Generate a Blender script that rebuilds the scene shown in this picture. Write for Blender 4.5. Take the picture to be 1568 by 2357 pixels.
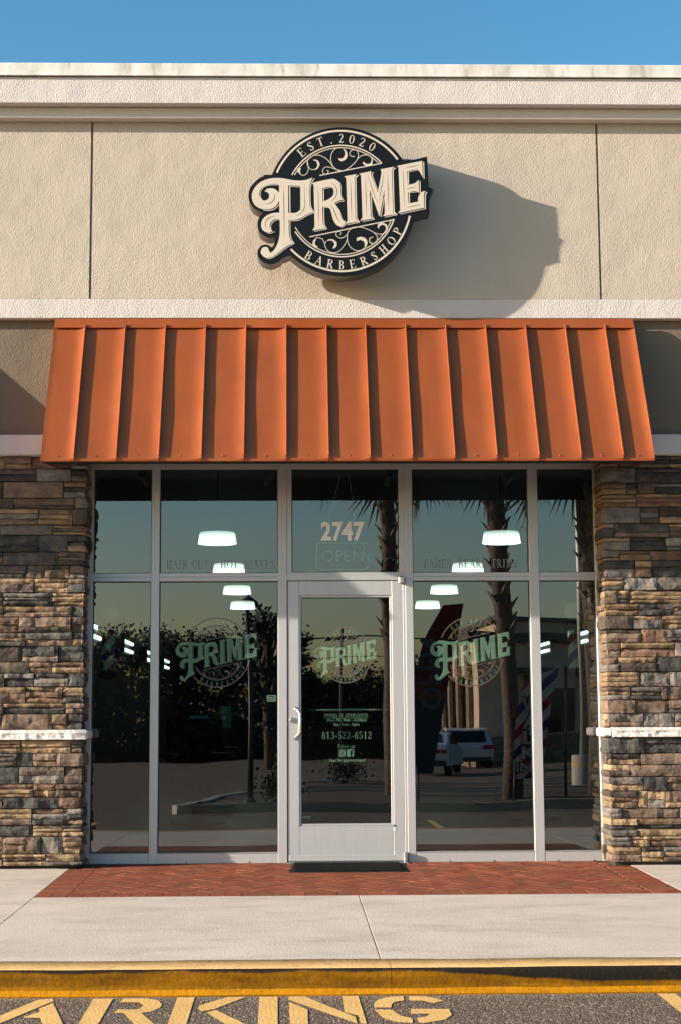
import bpy, math, random
import numpy as np
from mathutils import Vector, noise, geometry, Matrix
random.seed(7)
rnd = random.random
def U(a, b): return a + (b - a) * random.random()
sc = bpy.context.scene
for o in list(bpy.data.objects): bpy.data.objects.remove(o)
C = sc.collection

# ------------------------------------------------------------------ camera
F_PX, W_PX, H_PX, CX = 3671.74, 1568.0, 2357.0, 740.1
pitch, yaw, roll = math.radians(7.2578), math.radians(1.156), math.radians(-0.2534)
fw = Vector((math.sin(yaw) * math.cos(pitch), math.cos(yaw) * math.cos(pitch), math.sin(pitch)))
r0 = Vector((math.cos(yaw), -math.sin(yaw), 0)); u0 = r0.cross(fw)
rv = r0 * math.cos(roll) + u0 * math.sin(roll); uv = -r0 * math.sin(roll) + u0 * math.cos(roll)
cd = bpy.data.cameras.new('camera'); cam = bpy.data.objects.new('camera', cd); C.objects.link(cam)
cam.matrix_world = Matrix(((rv.x, uv.x, -fw.x, 0), (rv.y, uv.y, -fw.y, -12.5), (rv.z, uv.z, -fw.z, 1.18), (0, 0, 0, 1)))
cd.sensor_fit = 'VERTICAL'; cd.sensor_height = 36; cd.lens = 36 * F_PX / H_PX
cd.shift_x = (W_PX / 2 - CX) / H_PX
cd.clip_start = .05; cd.clip_end = 1500
sc.camera = cam

# ------------------------------------------------------------------ light
SUN = Vector((3.6, 1.0, -1.07)).normalized()          # direction the sunlight travels
el = math.asin(-SUN.z); az = math.atan2(-SUN.x, -SUN.y)
wd = bpy.data.worlds.new('World'); sc.world = wd; wd.use_nodes = True
nt = wd.node_tree; bg = nt.nodes['Background']
sky = nt.nodes.new('ShaderNodeTexSky'); sky.sky_type = 'NISHITA'; sky.sun_disc = False
sky.sun_elevation = el; sky.sun_rotation = az % (2 * math.pi)
sky.air_density = 1.0; sky.dust_density = 1.3; sky.ozone_density = 1.0
hs = nt.nodes.new('ShaderNodeHueSaturation'); hs.inputs['Saturation'].default_value = 1.45; hs.inputs['Hue'].default_value = .492
nt.links.new(sky.outputs[0], hs.inputs['Color']); nt.links.new(hs.outputs[0], bg.inputs[0]); bg.inputs[1].default_value = 0.104
sl = bpy.data.lights.new('sun', 'SUN'); sl.energy = 5.0; sl.angle = math.radians(.55); sl.color = (1, .855, .705)
so = bpy.data.objects.new('sun', sl); C.objects.link(so); so.rotation_euler = SUN.to_track_quat('-Z', 'Y').to_euler()
so.location = (-30, -10, 12)
sc.view_settings.view_transform = 'Standard'; sc.view_settings.look = 'None'
sc.view_settings.exposure = 1.14; sc.view_settings.gamma = 1; sc.view_settings.use_curve_mapping = False
sc.render.engine = 'CYCLES'
sc.cycles.max_bounces = 8; sc.cycles.transparent_max_bounces = 24; sc.cycles.caustics_reflective = False

# ------------------------------------------------------------------ object helpers
WORLDPOS = {}
def tag(o, label=None, cat=None, group=None, kind=None):
    if label: o['label'] = label
    if cat: o['category'] = cat
    if group: o['group'] = group
    if kind: o['kind'] = kind
    return o
def thing(name, label, cat, loc=(0, 0, 0), group=None, rz=0):
    o = bpy.data.objects.new(name, None); C.objects.link(o); o.location = loc; o.rotation_euler.z = rz
    o.empty_display_size = .1; WORLDPOS[o] = Vector(loc)
    return tag(o, label, cat, group)
def struct(name):
    o = bpy.data.objects.new(name, None); C.objects.link(o); WORLDPOS[o] = Vector((0, 0, 0)); o['kind'] = 'structure'
    return o
def mk(name, vf, mat, parent=None, smooth=False, local=False):
    """vf = (verts, faces) in world coordinates (or local ones of the parent)"""
    v, f = vf
    off = WORLDPOS.get(parent, Vector((0, 0, 0))) if not local else Vector((0, 0, 0))
    me = bpy.data.meshes.new(name)
    me.from_pydata([(p[0] - off.x, p[1] - off.y, p[2] - off.z) for p in v], [], f)
    if mat: me.materials.append(mat)
    if smooth: me.polygons.foreach_set('use_smooth', [True] * len(me.polygons))
    o = bpy.data.objects.new(name, me); C.objects.link(o)
    if parent is not None: o.parent = parent
    WORLDPOS[o] = Vector(off) if not local else Vector((0, 0, 0))
    return o
def copy_tree(o, parent=None):
    c = o.copy(); C.objects.link(c); c.parent = parent
    for ch in list(o.children): copy_tree(ch, c)
    return c
def box(x0, x1, y0, y1, z0, z1, b=0.0):
    if b <= 0:
        v = [(x, y, z) for z in (z0, z1) for y in (y0, y1) for x in (x0, x1)]
        f = [(0, 2, 3, 1), (4, 5, 7, 6), (0, 1, 5, 4), (2, 6, 7, 3), (0, 4, 6, 2), (1, 3, 7, 5)]
        return v, f
    # chamfered box: three rings of points per corner
    v = []; idx = {}
    for i, x in enumerate((x0, x1)):
        for j, y in enumerate((y0, y1)):
            for k, z in enumerate((z0, z1)):
                sx, sy, sz = (b if i == 0 else -b), (b if j == 0 else -b), (b if k == 0 else -b)
                idx[i, j, k, 0] = len(v); v.append((x, y + sy, z + sz))
                idx[i, j, k, 1] = len(v); v.append((x + sx, y, z + sz))
                idx[i, j, k, 2] = len(v); v.append((x + sx, y + sy, z))
    f = []
    for i in (0, 1): f.append([idx[i, j, k, 0] for j, k in ((0, 0), (0, 1), (1, 1), (1, 0))][::(1 if i == 0 else -1)])
    for j in (0, 1): f.append([idx[i, j, k, 1] for i, k in ((0, 0), (1, 0), (1, 1), (0, 1))][::(1 if j == 0 else -1)])
    for k in (0, 1): f.append([idx[i, j, k, 2] for i, j in ((0, 0), (0, 1), (1, 1), (1, 0))][::(1 if k == 0 else -1)])
    for i in (0, 1):
        for j in (0, 1): f.append([idx[i, j, 0, 0], idx[i, j, 1, 0], idx[i, j, 1, 1], idx[i, j, 0, 1]])
    for i in (0, 1):
        for k in (0, 1): f.append([idx[i, 0, k, 0], idx[i, 1, k, 0], idx[i, 1, k, 2], idx[i, 0, k, 2]])
    for j in (0, 1):
        for k in (0, 1): f.append([idx[0, j, k, 1], idx[1, j, k, 1], idx[1, j, k, 2], idx[0, j, k, 2]])
    for i in (0, 1):
        for j in (0, 1):
            for k in (0, 1): f.append([idx[i, j, k, n] for n in (0, 1, 2)])
    return v, f
def join(*parts):
    V, Fc = [], []
    for v, f in parts:
        n = len(V); V += list(v); Fc += [tuple(i + n for i in q) for q in f]
    return V, Fc
def tube(pts, r, n=10, cap=True):
    pts = [Vector(p) for p in pts]; V = []; Fc = []
    rr = r if isinstance(r, (list, tuple)) else [r] * len(pts)
    side = None
    for i, p in enumerate(pts):
        t = (pts[min(i + 1, len(pts) - 1)] - pts[max(i - 1, 0)]).normalized()
        if side is None:
            side = t.cross(Vector((0, 0, 1)) if abs(t.z) < .9 else Vector((1, 0, 0))).normalized()
        side = (side - t * side.dot(t)).normalized(); up = t.cross(side)
        for k in range(n):
            a = 2 * math.pi * k / n; V.append(tuple(p + (side * math.cos(a) + up * math.sin(a)) * rr[i]))
    for i in range(len(pts) - 1):
        for k in range(n):
            a, b = i * n + k, i * n + (k + 1) % n; Fc.append((a, b, b + n, a + n))
    if cap: Fc.append(tuple(range(n))[::-1]); Fc.append(tuple(range(len(V) - n, len(V))))
    return V, Fc
def lathe(prof, n=20, c=(0, 0, 0)):
    V = []; Fc = []
    for r, z in prof:
        for k in range(n):
            a = 2 * math.pi * k / n; V.append((c[0] + r * math.cos(a), c[1] + r * math.sin(a), c[2] + z))
    for i in range(len(prof) - 1):
        for k in range(n):
            a, b = i * n + k, i * n + (k + 1) % n; Fc.append((a, b, b + n, a + n))
    return V, Fc
def ball(c, r, n=12, m=8):
    return lathe([(max(1e-4, r * math.sin(math.pi * i / m)), -r * math.cos(math.pi * i / m)) for i in range(m + 1)], n, c)
def extrude_x(prof, xs, jit=0, closed=True):
    """profile [(y,z)] swept along the list xs"""
    V = []; Fc = []; n = len(prof)
    for x in xs:
        for y, z in prof:
            d = jit * noise.noise(Vector((x * 3, y * 9, z * 9))) if jit else 0
            V.append((x, y + d, z + d * .5))
    m = n if closed else n - 1
    for i in range(len(xs) - 1):
        for k in range(m):
            a, b = i * n + k, i * n + (k + 1) % n; Fc.append((a, a + n, b + n, b))
    if closed is True: Fc.append(tuple(range(n))); Fc.append(tuple(range(len(V) - n, len(V)))[::-1])
    return V, Fc

# ------------------------------------------------------------------ material helpers
class NT:
    def __init__(s, name):
        s.m = bpy.data.materials.new(name); s.m.use_nodes = True; s.t = s.m.node_tree; s.n = s.t.nodes; s.l = s.t.links
        s.b = s.n['Principled BSDF']; s.out = s.n['Material Output']
    def node(s, typ, **kw):
        n = s.n.new('ShaderNode' + typ)
        for k, v in kw.items():
            if k.startswith('i_'): n.inputs[int(k[2:]) if k[2:].isdigit() else k[2:].replace('_', ' ')].default_value = v
            else: setattr(n, k, v)
        return n
    def pos(s, scale=(1, 1, 1), obj=False):
        if obj: src = s.node('TexCoord').outputs['Object']
        else: src = s.node('NewGeometry').outputs['Position']
        mp = s.node('Mapping'); mp.inputs['Scale'].default_value = scale; s.l.new(src, mp.inputs[0]); return mp.outputs[0]
    def noise(s, vec, scale, detail=4, rough=.55):
        n = s.node('TexNoise'); n.inputs['Scale'].default_value = scale; n.inputs['Detail'].default_value = detail
        n.inputs['Roughness'].default_value = rough; s.l.new(vec, n.inputs['Vector']); return n.outputs['Fac']
    def ramp(s, fac, stops):
        n = s.node('ValToRGB'); e = n.color_ramp.elements
        while len(e) > 1: e.remove(e[-1])
        e[0].position, e[0].color = stops[0][0], (*stops[0][1], 1)
        for p, c in stops[1:]:
            q = e.new(p); q.color = (*c, 1)
        s.l.new(fac, n.inputs[0]); return n.outputs[0]
    def mix(s, fac, a, b, mode='MIX'):
        n = s.node('Mix', data_type='RGBA', blend_type=mode)
        for sock, v in ((n.inputs[0], fac), (n.inputs[6], a), (n.inputs[7], b)):
            if isinstance(v, (int, float)): sock.default_value = v
            elif isinstance(v, tuple): sock.default_value = (*v, 1) if len(v) == 3 else v
            else: s.l.new(v, sock)
        return n.outputs[2]
    def math(s, op, a, b=0.0, c=0.0):
        n = s.node('Math', operation=op)
        for i, v in enumerate((a, b, c)):
            if isinstance(v, (int, float)): n.inputs[i].default_value = v
            else: s.l.new(v, n.inputs[i])
        return n.outputs[0]
    def bump(s, h, strength=.5, dist=.01, prev=None):
        n = s.node('Bump'); n.inputs['Strength'].default_value = strength; n.inputs['Distance'].default_value = dist
        s.l.new(h, n.inputs['Height'])
        if prev: s.l.new(prev, n.inputs['Normal'])
        return n.outputs[0]
    def set(s, col=None, rough=None, metal=None, normal=None, spec=None):
        for key, v in (('Base Color', col), ('Roughness', rough), ('Metallic', metal), ('Normal', normal), ('Specular IOR Level', spec)):
            if v is None: continue
            if isinstance(v, (int, float)): s.b.inputs[key].default_value = v
            elif isinstance(v, tuple): s.b.inputs[key].default_value = (*v, 1)
            else: s.l.new(v, s.b.inputs[key])
        return s.m
def plain(name, col, rough=.6, metal=0, var=.12, scale=8, bump=0, bscale=60, spec=.5):
    t = NT(name); p = t.pos()
    n = t.noise(p, scale, 4)
    c = t.ramp(n, [(.3, tuple(x * (1 - var) for x in col)), (.7, tuple(min(1, x * (1 + var)) for x in col))])
    nm = t.bump(t.noise(p, bscale, 3), .5, bump) if bump else None
    return t.set(c, rough, metal, nm, spec)
def stucco(name, col, var=.06, dirt=None, bd=.0036, gs=95):
    t = NT(name); p = t.pos()
    big = t.noise(p, .9, 4, .6); c = t.ramp(big, [(.25, tuple(x * (1 - var) for x in col)), (.75, tuple(x * (1 + var) for x in col))])
    pv = t.pos((1.2, 1.2, .22)); st = t.noise(pv, 2.2, 5, .65)
    c = t.mix(t.ramp(st, [(.5, (0, 0, 0)), (.85, (.28, .28, .28))]), c, tuple(x * .72 for x in col))
    # trowel texture: ridged small grain plus larger swirls
    ga = t.noise(t.pos((1, 1, .6)), gs, 3, .6); vor = t.node('TexVoronoi', feature='F1'); vor.inputs['Scale'].default_value = gs * .9
    t.l.new(p, vor.inputs['Vector'])
    h = t.math('ADD', t.math('MULTIPLY', ga, 1.0), t.math('MULTIPLY', vor.outputs[0], .5))
    nm = t.bump(h, .85, bd); nm = t.bump(t.noise(p, 7, 3), .45, .010, nm)
    nm = t.bump(t.noise(p, 1.6, 2), .5, .03, nm)
    spk = t.ramp(t.noise(p, 30, 2, .5), [(.73, (0, 0, 0)), (.78, (.5, .5, .5))])
    c = t.mix(spk, c, tuple(x * .6 for x in col))
    return t.set(c, .92, 0, nm, .2)
M = {}
M['beige'] = stucco('beige_stucco', (.49, .443, .375))
M['white'] = stucco('offwhite_stucco', (.59, .57, .55), .04, bd=.004)
M['moulding'] = stucco('moulding_stucco', (.60, .56, .52), .04, bd=.002)
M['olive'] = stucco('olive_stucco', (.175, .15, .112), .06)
def cap_mat():
    t = NT('weathered_cap'); p = t.pos((1, 1, .35)); n = t.noise(p, 5, 6, .65)
    c = t.ramp(n, [(.3, (.36, .38, .31)), (.44, (.60, .60, .56)), (.58, (.74, .735, .715))])
    k = t.noise(t.pos((1, 1, .2)), 16, 5, .7); c = t.mix(t.ramp(k, [(.56, (0, 0, 0)), (.72, (.6, .6, .6))]), c, (.16, .18, .11))
    return t.set(c, .7, 0, t.bump(n, .3, .003))
M['cap'] = cap_mat()
def concrete(name, col, streak=True):
    t = NT(name); p = t.pos(); n = t.noise(p, 1.5, 6, .65)
    c = t.ramp(n, [(.28, tuple(x * .80 for x in col)), (.5, col), (.75, tuple(min(1, x * 1.15) for x in col))])
    br = t.noise(t.pos((26, 2.5, 1)), 4, 5, .65)          # broom finish across the walk
    c = t.mix(.35, c, t.ramp(br, [(.3, tuple(x * .82 for x in col)), (.7, tuple(x * 1.14 for x in col))]))
    bl = t.noise(t.pos((.8, 2.0, 1)), 1.9, 7, .72); c = t.mix(t.ramp(bl, [(.48, (0, 0, 0)), (.68, (.8, .8, .8))]), c, tuple(x * .72 for x in col))
    sp = t.noise(p, 55, 2, .5); c = t.mix(t.ramp(sp, [(.70, (0, 0, 0)), (.76, (.45, .45, .45))]), c, tuple(x * .6 for x in col))
    nm = t.bump(br, .4, .003); nm = t.bump(t.noise(p, 70, 4), .5, .004, nm)
    return t.set(c, .85, 0, nm, .3)
M['walk'] = concrete('sidewalk_concrete', (.56, .50, .43))
M['concrete'] = concrete('kerb_concrete', (.42, .38, .33))
def asphalt():
    t = NT('asphalt'); p = t.pos()
    v = t.node('TexVoronoi', feature='F1'); v.inputs['Scale'].default_value = 85; t.l.new(p, v.inputs['Vector'])
    bw = t.node('RGBToBW'); t.l.new(v.outputs['Color'], bw.inputs[0])
    c = t.ramp(bw.outputs[0], [(.0, (.05, .038, .028)), (.4, (.12, .09, .067)), (.7, (.195, .15, .115)), (.9, (.45, .38, .31))])
    n = t.noise(p, 1.1, 5); c = t.mix(.35, c, t.ramp(n, [(.3, (.095, .073, .054)), (.7, (.165, .13, .10))]))
    y = t.node('SeparateXYZ'); t.l.new(t.node('NewGeometry').outputs['Position'], y.inputs[0])
    near = t.math('MULTIPLY', t.ramp(t.math('ADD', y.outputs[1], 5.0), [(.43, (0, 0, 0)), (.60, (.6, .6, .6))]), t.noise(p, 9, 4))
    c = t.mix(near, c, (.42, .35, .28))
    h = t.math('ADD', t.math('MULTIPLY', v.outputs[0], -1.0), t.math('MULTIPLY', t.noise(p, 40, 3), .8))
    return t.set(c, .9, 0, t.bump(h, .8, .007), .15)
M['asphalt'] = asphalt()
def paint_ground(name, col):
    t = NT(name); p = t.pos(); n = t.noise(p, 4, 5); c = t.ramp(n, [(.3, tuple(x * .85 for x in col)), (.7, tuple(min(1, x * 1.08) for x in col))])
    w = t.noise(p, 60, 4, .7); c = t.mix(t.ramp(w, [(.60, (0, 0, 0)), (.72, (.75, .75, .75))]), c, tuple(x * .45 for x in col))
    return t.set(c, .85, 0, t.bump(t.noise(p, 70, 3), .8, .005), .1)
M['lot_yellow'] = paint_ground('faded_yellow_paint', (.72, .46, .17))
def kerb_paint():
    t = NT('kerb_yellow_paint'); p = t.pos(); g = t.node('NewGeometry')
    sn = t.node('SeparateXYZ'); t.l.new(g.outputs['True Normal'], sn.inputs[0])
    sp = t.node('SeparateXYZ'); t.l.new(g.outputs['Position'], sp.inputs[0])
    n = t.noise(p, 5, 5, .6); lip_col = t.ramp(n, [(.3, (.38, .165, .004)), (.7, (.50, .22, .008))])
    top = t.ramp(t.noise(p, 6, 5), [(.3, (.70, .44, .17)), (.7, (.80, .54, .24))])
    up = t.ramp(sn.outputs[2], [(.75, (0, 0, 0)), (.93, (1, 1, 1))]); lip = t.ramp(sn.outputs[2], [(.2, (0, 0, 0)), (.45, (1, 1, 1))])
    face_col = t.ramp(t.noise(t.pos((1, 1, 4)), 4, 6, .7), [(.3, (.105, .048, .002)), (.55, (.20, .092, .003)), (.8, (.29, .14, .006))])
    c = t.mix(lip, face_col, lip_col)  # upright face darker, tilted lip brighter, picked by the surface normal
    # rubber scuffs: black band at the top of the face, deeper towards +x
    zz = t.math('SUBTRACT', sp.outputs[2], -.056)             # 0 at the top edge, negative below
    wob = t.math('MULTIPLY', t.noise(t.pos((1.5, 1, 1)), 1.4, 5, .65), .05)
    deep = t.math('MULTIPLY', t.math('SMOOTH_MIN', t.math('MAXIMUM', t.math('SUBTRACT', sp.outputs[0], .55), 0.0), 1.0, .3), .055)
    lim = t.math('ADD', t.math('SUBTRACT', wob, .002), deep)
    d = t.math('ADD', zz, lim)                                  # >0 inside the scuffed band
    msk = t.ramp(t.math('MULTIPLY_ADD', d, 22, .30), [(.25, (0, 0, 0)), (.5, (.98, .98, .98))])
    face = t.mix(up, (1, 1, 1), (0, 0, 0)); msk = t.mix(1.0, msk, face, 'MULTIPLY')
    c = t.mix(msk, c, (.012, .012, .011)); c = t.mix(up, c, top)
    gr = t.ramp(t.noise(t.pos((1, 1, 2.5)), 11, 7, .75), [(.52, (0, 0, 0)), (.66, (.75, .75, .75))]); c = t.mix(gr, c, t.mix(.45, c, (.05, .035, .02)))
    ch = t.ramp(t.noise(p, 22, 6, .72), [(.68, (0, 0, 0)), (.71, (.7, .7, .7))]); c = t.mix(ch, c, (.30, .25, .18))
    return t.set(c, .8, 0, t.bump(t.noise(p, 45, 4), .6, .006), .08)
M['kerb'] = kerb_paint()
def stone_mat(name, a, b, cc):
    t = NT(name); p = t.pos((1, 1, 1.6)); oi = t.node('ObjectInfo')
    off = t.node('VectorMath', operation='ADD'); t.l.new(p, off.inputs[0])
    sc_ = t.math('MULTIPLY', oi.outputs['Random'], 37.0); cb = t.node('CombineXYZ'); t.l.new(sc_, cb.inputs[0]); t.l.new(sc_, cb.inputs[2]); t.l.new(cb.outputs[0], off.inputs[1])
    n = t.noise(off.outputs[0], 7, 6, .65); c = t.ramp(n, [(.3, a), (.5, b), (.72, cc)])
    h = t.node('HueSaturation'); t.l.new(c, h.inputs['Color']); t.l.new(t.math('MULTIPLY_ADD', oi.outputs['Random'], .5, .48), h.inputs['Value']); h.inputs['Saturation'].default_value = .92
    f = t.noise(off.outputs[0], 60, 4, .7); c2 = t.mix(t.ramp(f, [(.55, (0, 0, 0)), (.75, (.5, .5, .5))]), h.outputs[0], tuple(x * .4 for x in a))
    nm = t.bump(t.noise(off.outputs[0], 24, 6, .62), .8, .016); nm = t.bump(f, .6, .005, nm)
    return t.set(c2, .8, 0, nm, .35)
STONES = [stone_mat('tan_stone', (.24, .155, .085), (.36, .245, .135), (.44, .32, .20)),
          stone_mat('brown_stone', (.12, .08, .056), (.20, .14, .10), (.28, .205, .15)),
          stone_mat('rust_stone', (.15, .085, .058), (.23, .135, .09), (.31, .20, .14)),
          stone_mat('grey_stone', (.12, .11, .10), (.21, .19, .17), (.32, .29, .26)),
          stone_mat('charcoal_stone', (.035, .036, .037), (.07, .069, .067), (.14, .13, .12)),
          stone_mat('umber_stone', (.06, .048, .040), (.115, .088, .07), (.20, .15, .115))]
WEIGHT = [9, 22, 6, 25, 23, 22]
M['sand'] = plain('joint_sand', (.13, .065, .042), .95)
M['mortar'] = plain('dark_joint', (.03, .026, .022), .95)
def ledge_mat():
    t = NT('white_split_ledge'); p = t.pos((1, 1, 1)); n = t.noise(p, 14, 6, .7)
    c = t.ramp(n, [(.3, (.55, .53, .51)), (.6, (.78, .76, .73))])
    return t.set(c, .8, 0, t.bump(t.noise(p, 38, 5, .6), .8, .012), .3)
M['ledge'] = ledge_mat()
def brick_mat(name, a, b, cc):
    t = NT(name); p = t.pos(); oi = t.node('ObjectInfo')
    n = t.noise(p, 26, 5, .65); c = t.ramp(n, [(.28, a), (.5, b), (.75, cc)])
    h = t.node('HueSaturation'); t.l.new(c, h.inputs['Color']); t.l.new(t.math('MULTIPLY_ADD', oi.outputs['Random'], .2, .84), h.inputs['Value'])
    return t.set(h.outputs[0], .82, 0, t.bump(t.noise(p, 120, 4), .7, .003), .12)
BR = [brick_mat('red_paver', (.17, .052, .030), (.245, .075, .042), (.30, .105, .062)),
      brick_mat('brown_paver', (.16, .058, .036), (.215, .082, .048), (.26, .115, .07)),
      brick_mat('orange_paver', (.21, .066, .036), (.28, .092, .050), (.34, .13, .075))]
def copper():
    t = NT('burnt_orange_metal'); p = t.pos((1, .6, .6)); n = t.noise(p, 3, 4, .5)
    c = t.ramp(n, [(.3, (.425, .106, .031)), (.7, (.50, .13, .038))])
    st = t.noise(t.pos((14, 1.2, 1.2)), 1.5, 6, .7); c = t.mix(t.ramp(st, [(.5, (0, 0, 0)), (.8, (.35, .35, .35))]), c, (.30, .085, .035))
    sp = t.noise(t.pos(), 48, 2, .4); c = t.mix(t.ramp(sp, [(.76, (0, 0, 0)), (.80, (.5, .5, .5))]), c, (.15, .05, .02))
    return t.set(c, t.ramp(t.noise(t.pos(), 9, 3), [(.3, (.30, .30, .30)), (.7, (.38, .38, .38))]), .5, t.bump(t.noise(t.pos(), 2.2, 2), .35, .012), .5)
M['copper'] = copper()
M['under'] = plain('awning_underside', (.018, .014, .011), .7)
def alu():
    t = NT('clear_anodised_aluminium'); p = t.pos((9, 9, .5)); n = t.noise(p, 5, 4)
    c = t.ramp(n, [(.3, (.49, .505, .525)), (.7, (.525, .54, .56))])
    d = t.ramp(t.noise(t.pos(), 4, 5, .7), [(.62, (0, 0, 0)), (.8, (.25, .25, .25))]); c = t.mix(d, c, (.36, .35, .34))
    return t.set(c, .42, .35, t.bump(t.noise(t.pos((60, 60, 3)), 3, 3), .1, .001), .5)
M['alu'] = alu()
M['steel'] = plain('brushed_steel', (.66, .66, .66), .25, .9, .04)
M['gasket'] = plain('black_gasket', (.012, .012, .012), .6)
M['rubber'] = plain('black_rubber', (.014, .015, .014), .95, 0, .3, 30, spec=.1)
def glass():
    t = NT('tinted_window_glass')
    g = t.node('NewGeometry'); fr = t.node('Fresnel'); fr.inputs['IOR'].default_value = 2.42
    p = t.pos((1, 1, .8)); nm = t.bump(t.noise(p, .9, 1, .4), .22, .012)
    gl = t.node('BsdfGlossy'); gl.inputs['Roughness'].default_value = 0.0; gl.inputs['Color'].default_value = (.90, .94, .98, 1); t.l.new(nm, gl.inputs['Normal'])
    tr = t.node('BsdfTransparent'); tr.inputs['Color'].default_value = (.42, .58, .50, 1)
    t2 = t.node('BsdfTransparent'); mx = t.node('MixShader'); m2 = t.node('MixShader')
    t.l.new(fr.outputs[0], mx.inputs[0]); t.l.new(tr.outputs[0], mx.inputs[1]); t.l.new(gl.outputs[0], mx.inputs[2])
    t.l.new(g.outputs['Backfacing'], m2.inputs[0]); t.l.new(mx.outputs[0], m2.inputs[1]); t.l.new(t2.outputs[0], m2.inputs[2])
    t.l.new(m2.outputs[0], t.out.inputs[0]); t.n.remove(t.b); return t.m
M['glass'] = glass()
M['black_face'] = plain('black_sign_face', (.004, .007, .009), .5, 0, .1, 6, spec=.22)
M['black_side'] = plain('sign_return', (.03, .026, .022), .3, .3, .2, 6)
M['cream'] = plain('cream_vinyl', (.60, .545, .46), .5, 0, .04)
M['vinyl'] = plain('white_vinyl', (.80, .83, .80), .6, 0, .03)
M['vinyl_out'] = plain('outer_white_vinyl', (.86, .88, .90), .5, 0, .03)
M['vinyl_grey'] = plain('grey_vinyl', (.12, .125, .12), .6, 0, .05, spec=.2)
M['vinyl_text'] = plain('frosted_grey_vinyl', (.20, .24, .24), .6, 0, .05, spec=.2)
M['vinyl_bronze'] = plain('bronze_vinyl', (.13, .09, .06), .5, .2, .05)
M['room'] = plain('dark_room_paint', (.035, .034, .033), .8)
M['room_floor'] = plain('dark_room_floor', (.05, .04, .032), .4)
M['white_plain'] = plain('white_plastic', (.75, .75, .73), .5, 0, .03)
M['red'] = plain('red_stripe', (.40, .02, .02), .5); M['blue'] = plain('blue_stripe', (.02, .07, .30), .5)
M['wood_bark'] = plain('palm_bark', (.11, .08, .055), .9, 0, .4, 12, .02, 30)
M['boot'] = plain('palm_leaf_base', (.21, .15, .095), .9, 0, .3, 20)
M['frond'] = plain('palm_frond', (.045, .075, .022), .6, 0, .3, 5)
M['bark'] = plain('tree_bark', (.09, .07, .05), .9, 0, .3, 8)
M['leaf'] = plain('oak_leaves', (.024, .034, .015), .7, 0, .45, .6)
M['leaf2'] = plain('pine_leaves', (.020, .032, .016), .7, 0, .45, .6)
M['grass'] = plain('lawn_grass', (.09, .12, .04), .9, 0, .35, 3)
M['mulch'] = plain('brown_mulch', (.07, .045, .03), .95, 0, .4, 25, .02, 40)
M['pole'] = plain('dark_pole_paint', (.03, .03, .032), .5)
M['galv'] = plain('galvanised_pole', (.42, .41, .39), .5, .4)
M['carwhite'] = plain('white_car_paint', (.50, .53, .54), .25, 0, .02)
M['carglass'] = plain('car_glass', (.01, .012, .014), .08)
M['tail'] = plain('tail_lamp_red', (.22, .01, .01), .25)
M['tyre'] = plain('tyre_rubber', (.02, .02, .02), .8)
M['bldg'] = plain('far_stucco', (.58, .43, .30), .9, 0, .06, 1)
M['bldg_dark'] = plain('far_dark_trim', (.05, .048, .045), .8)
M['bldg_stone'] = plain('far_stone', (.20, .15, .10), .9, 0, .5, 4)
def emit(name, col, s):
    t = NT(name); e = t.node('Emission'); e.inputs[0].default_value = (*col, 1); e.inputs[1].default_value = s
    t.l.new(e.outputs[0], t.out.inputs[0]); t.n.remove(t.b); return t.m
M['lamp'] = emit('lit_lamp_shade', (1, .98, .95), 2.6); M['lamp_in'] = emit('lamp_diffuser', (1, .98, .95), 3.2)
_t = M['lamp'].node_tree; _e = [n for n in _t.nodes if n.type == 'EMISSION'][0]; _c = _t.nodes.new('ShaderNodeTexCoord'); _s = _t.nodes.new('ShaderNodeSeparateXYZ'); _m = _t.nodes.new('ShaderNodeMapRange')
_t.links.new(_c.outputs['Object'], _s.inputs[0]); _t.links.new(_s.outputs[2], _m.inputs[0]); _m.inputs[1].default_value = .02; _m.inputs[2].default_value = .13; _m.inputs[3].default_value = 1.9; _m.inputs[4].default_value = .40; _t.links.new(_m.outputs[0], _e.inputs[1])
M['tube'] = emit('lit_tube', (.85, 1, .97), 2.0)

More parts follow.
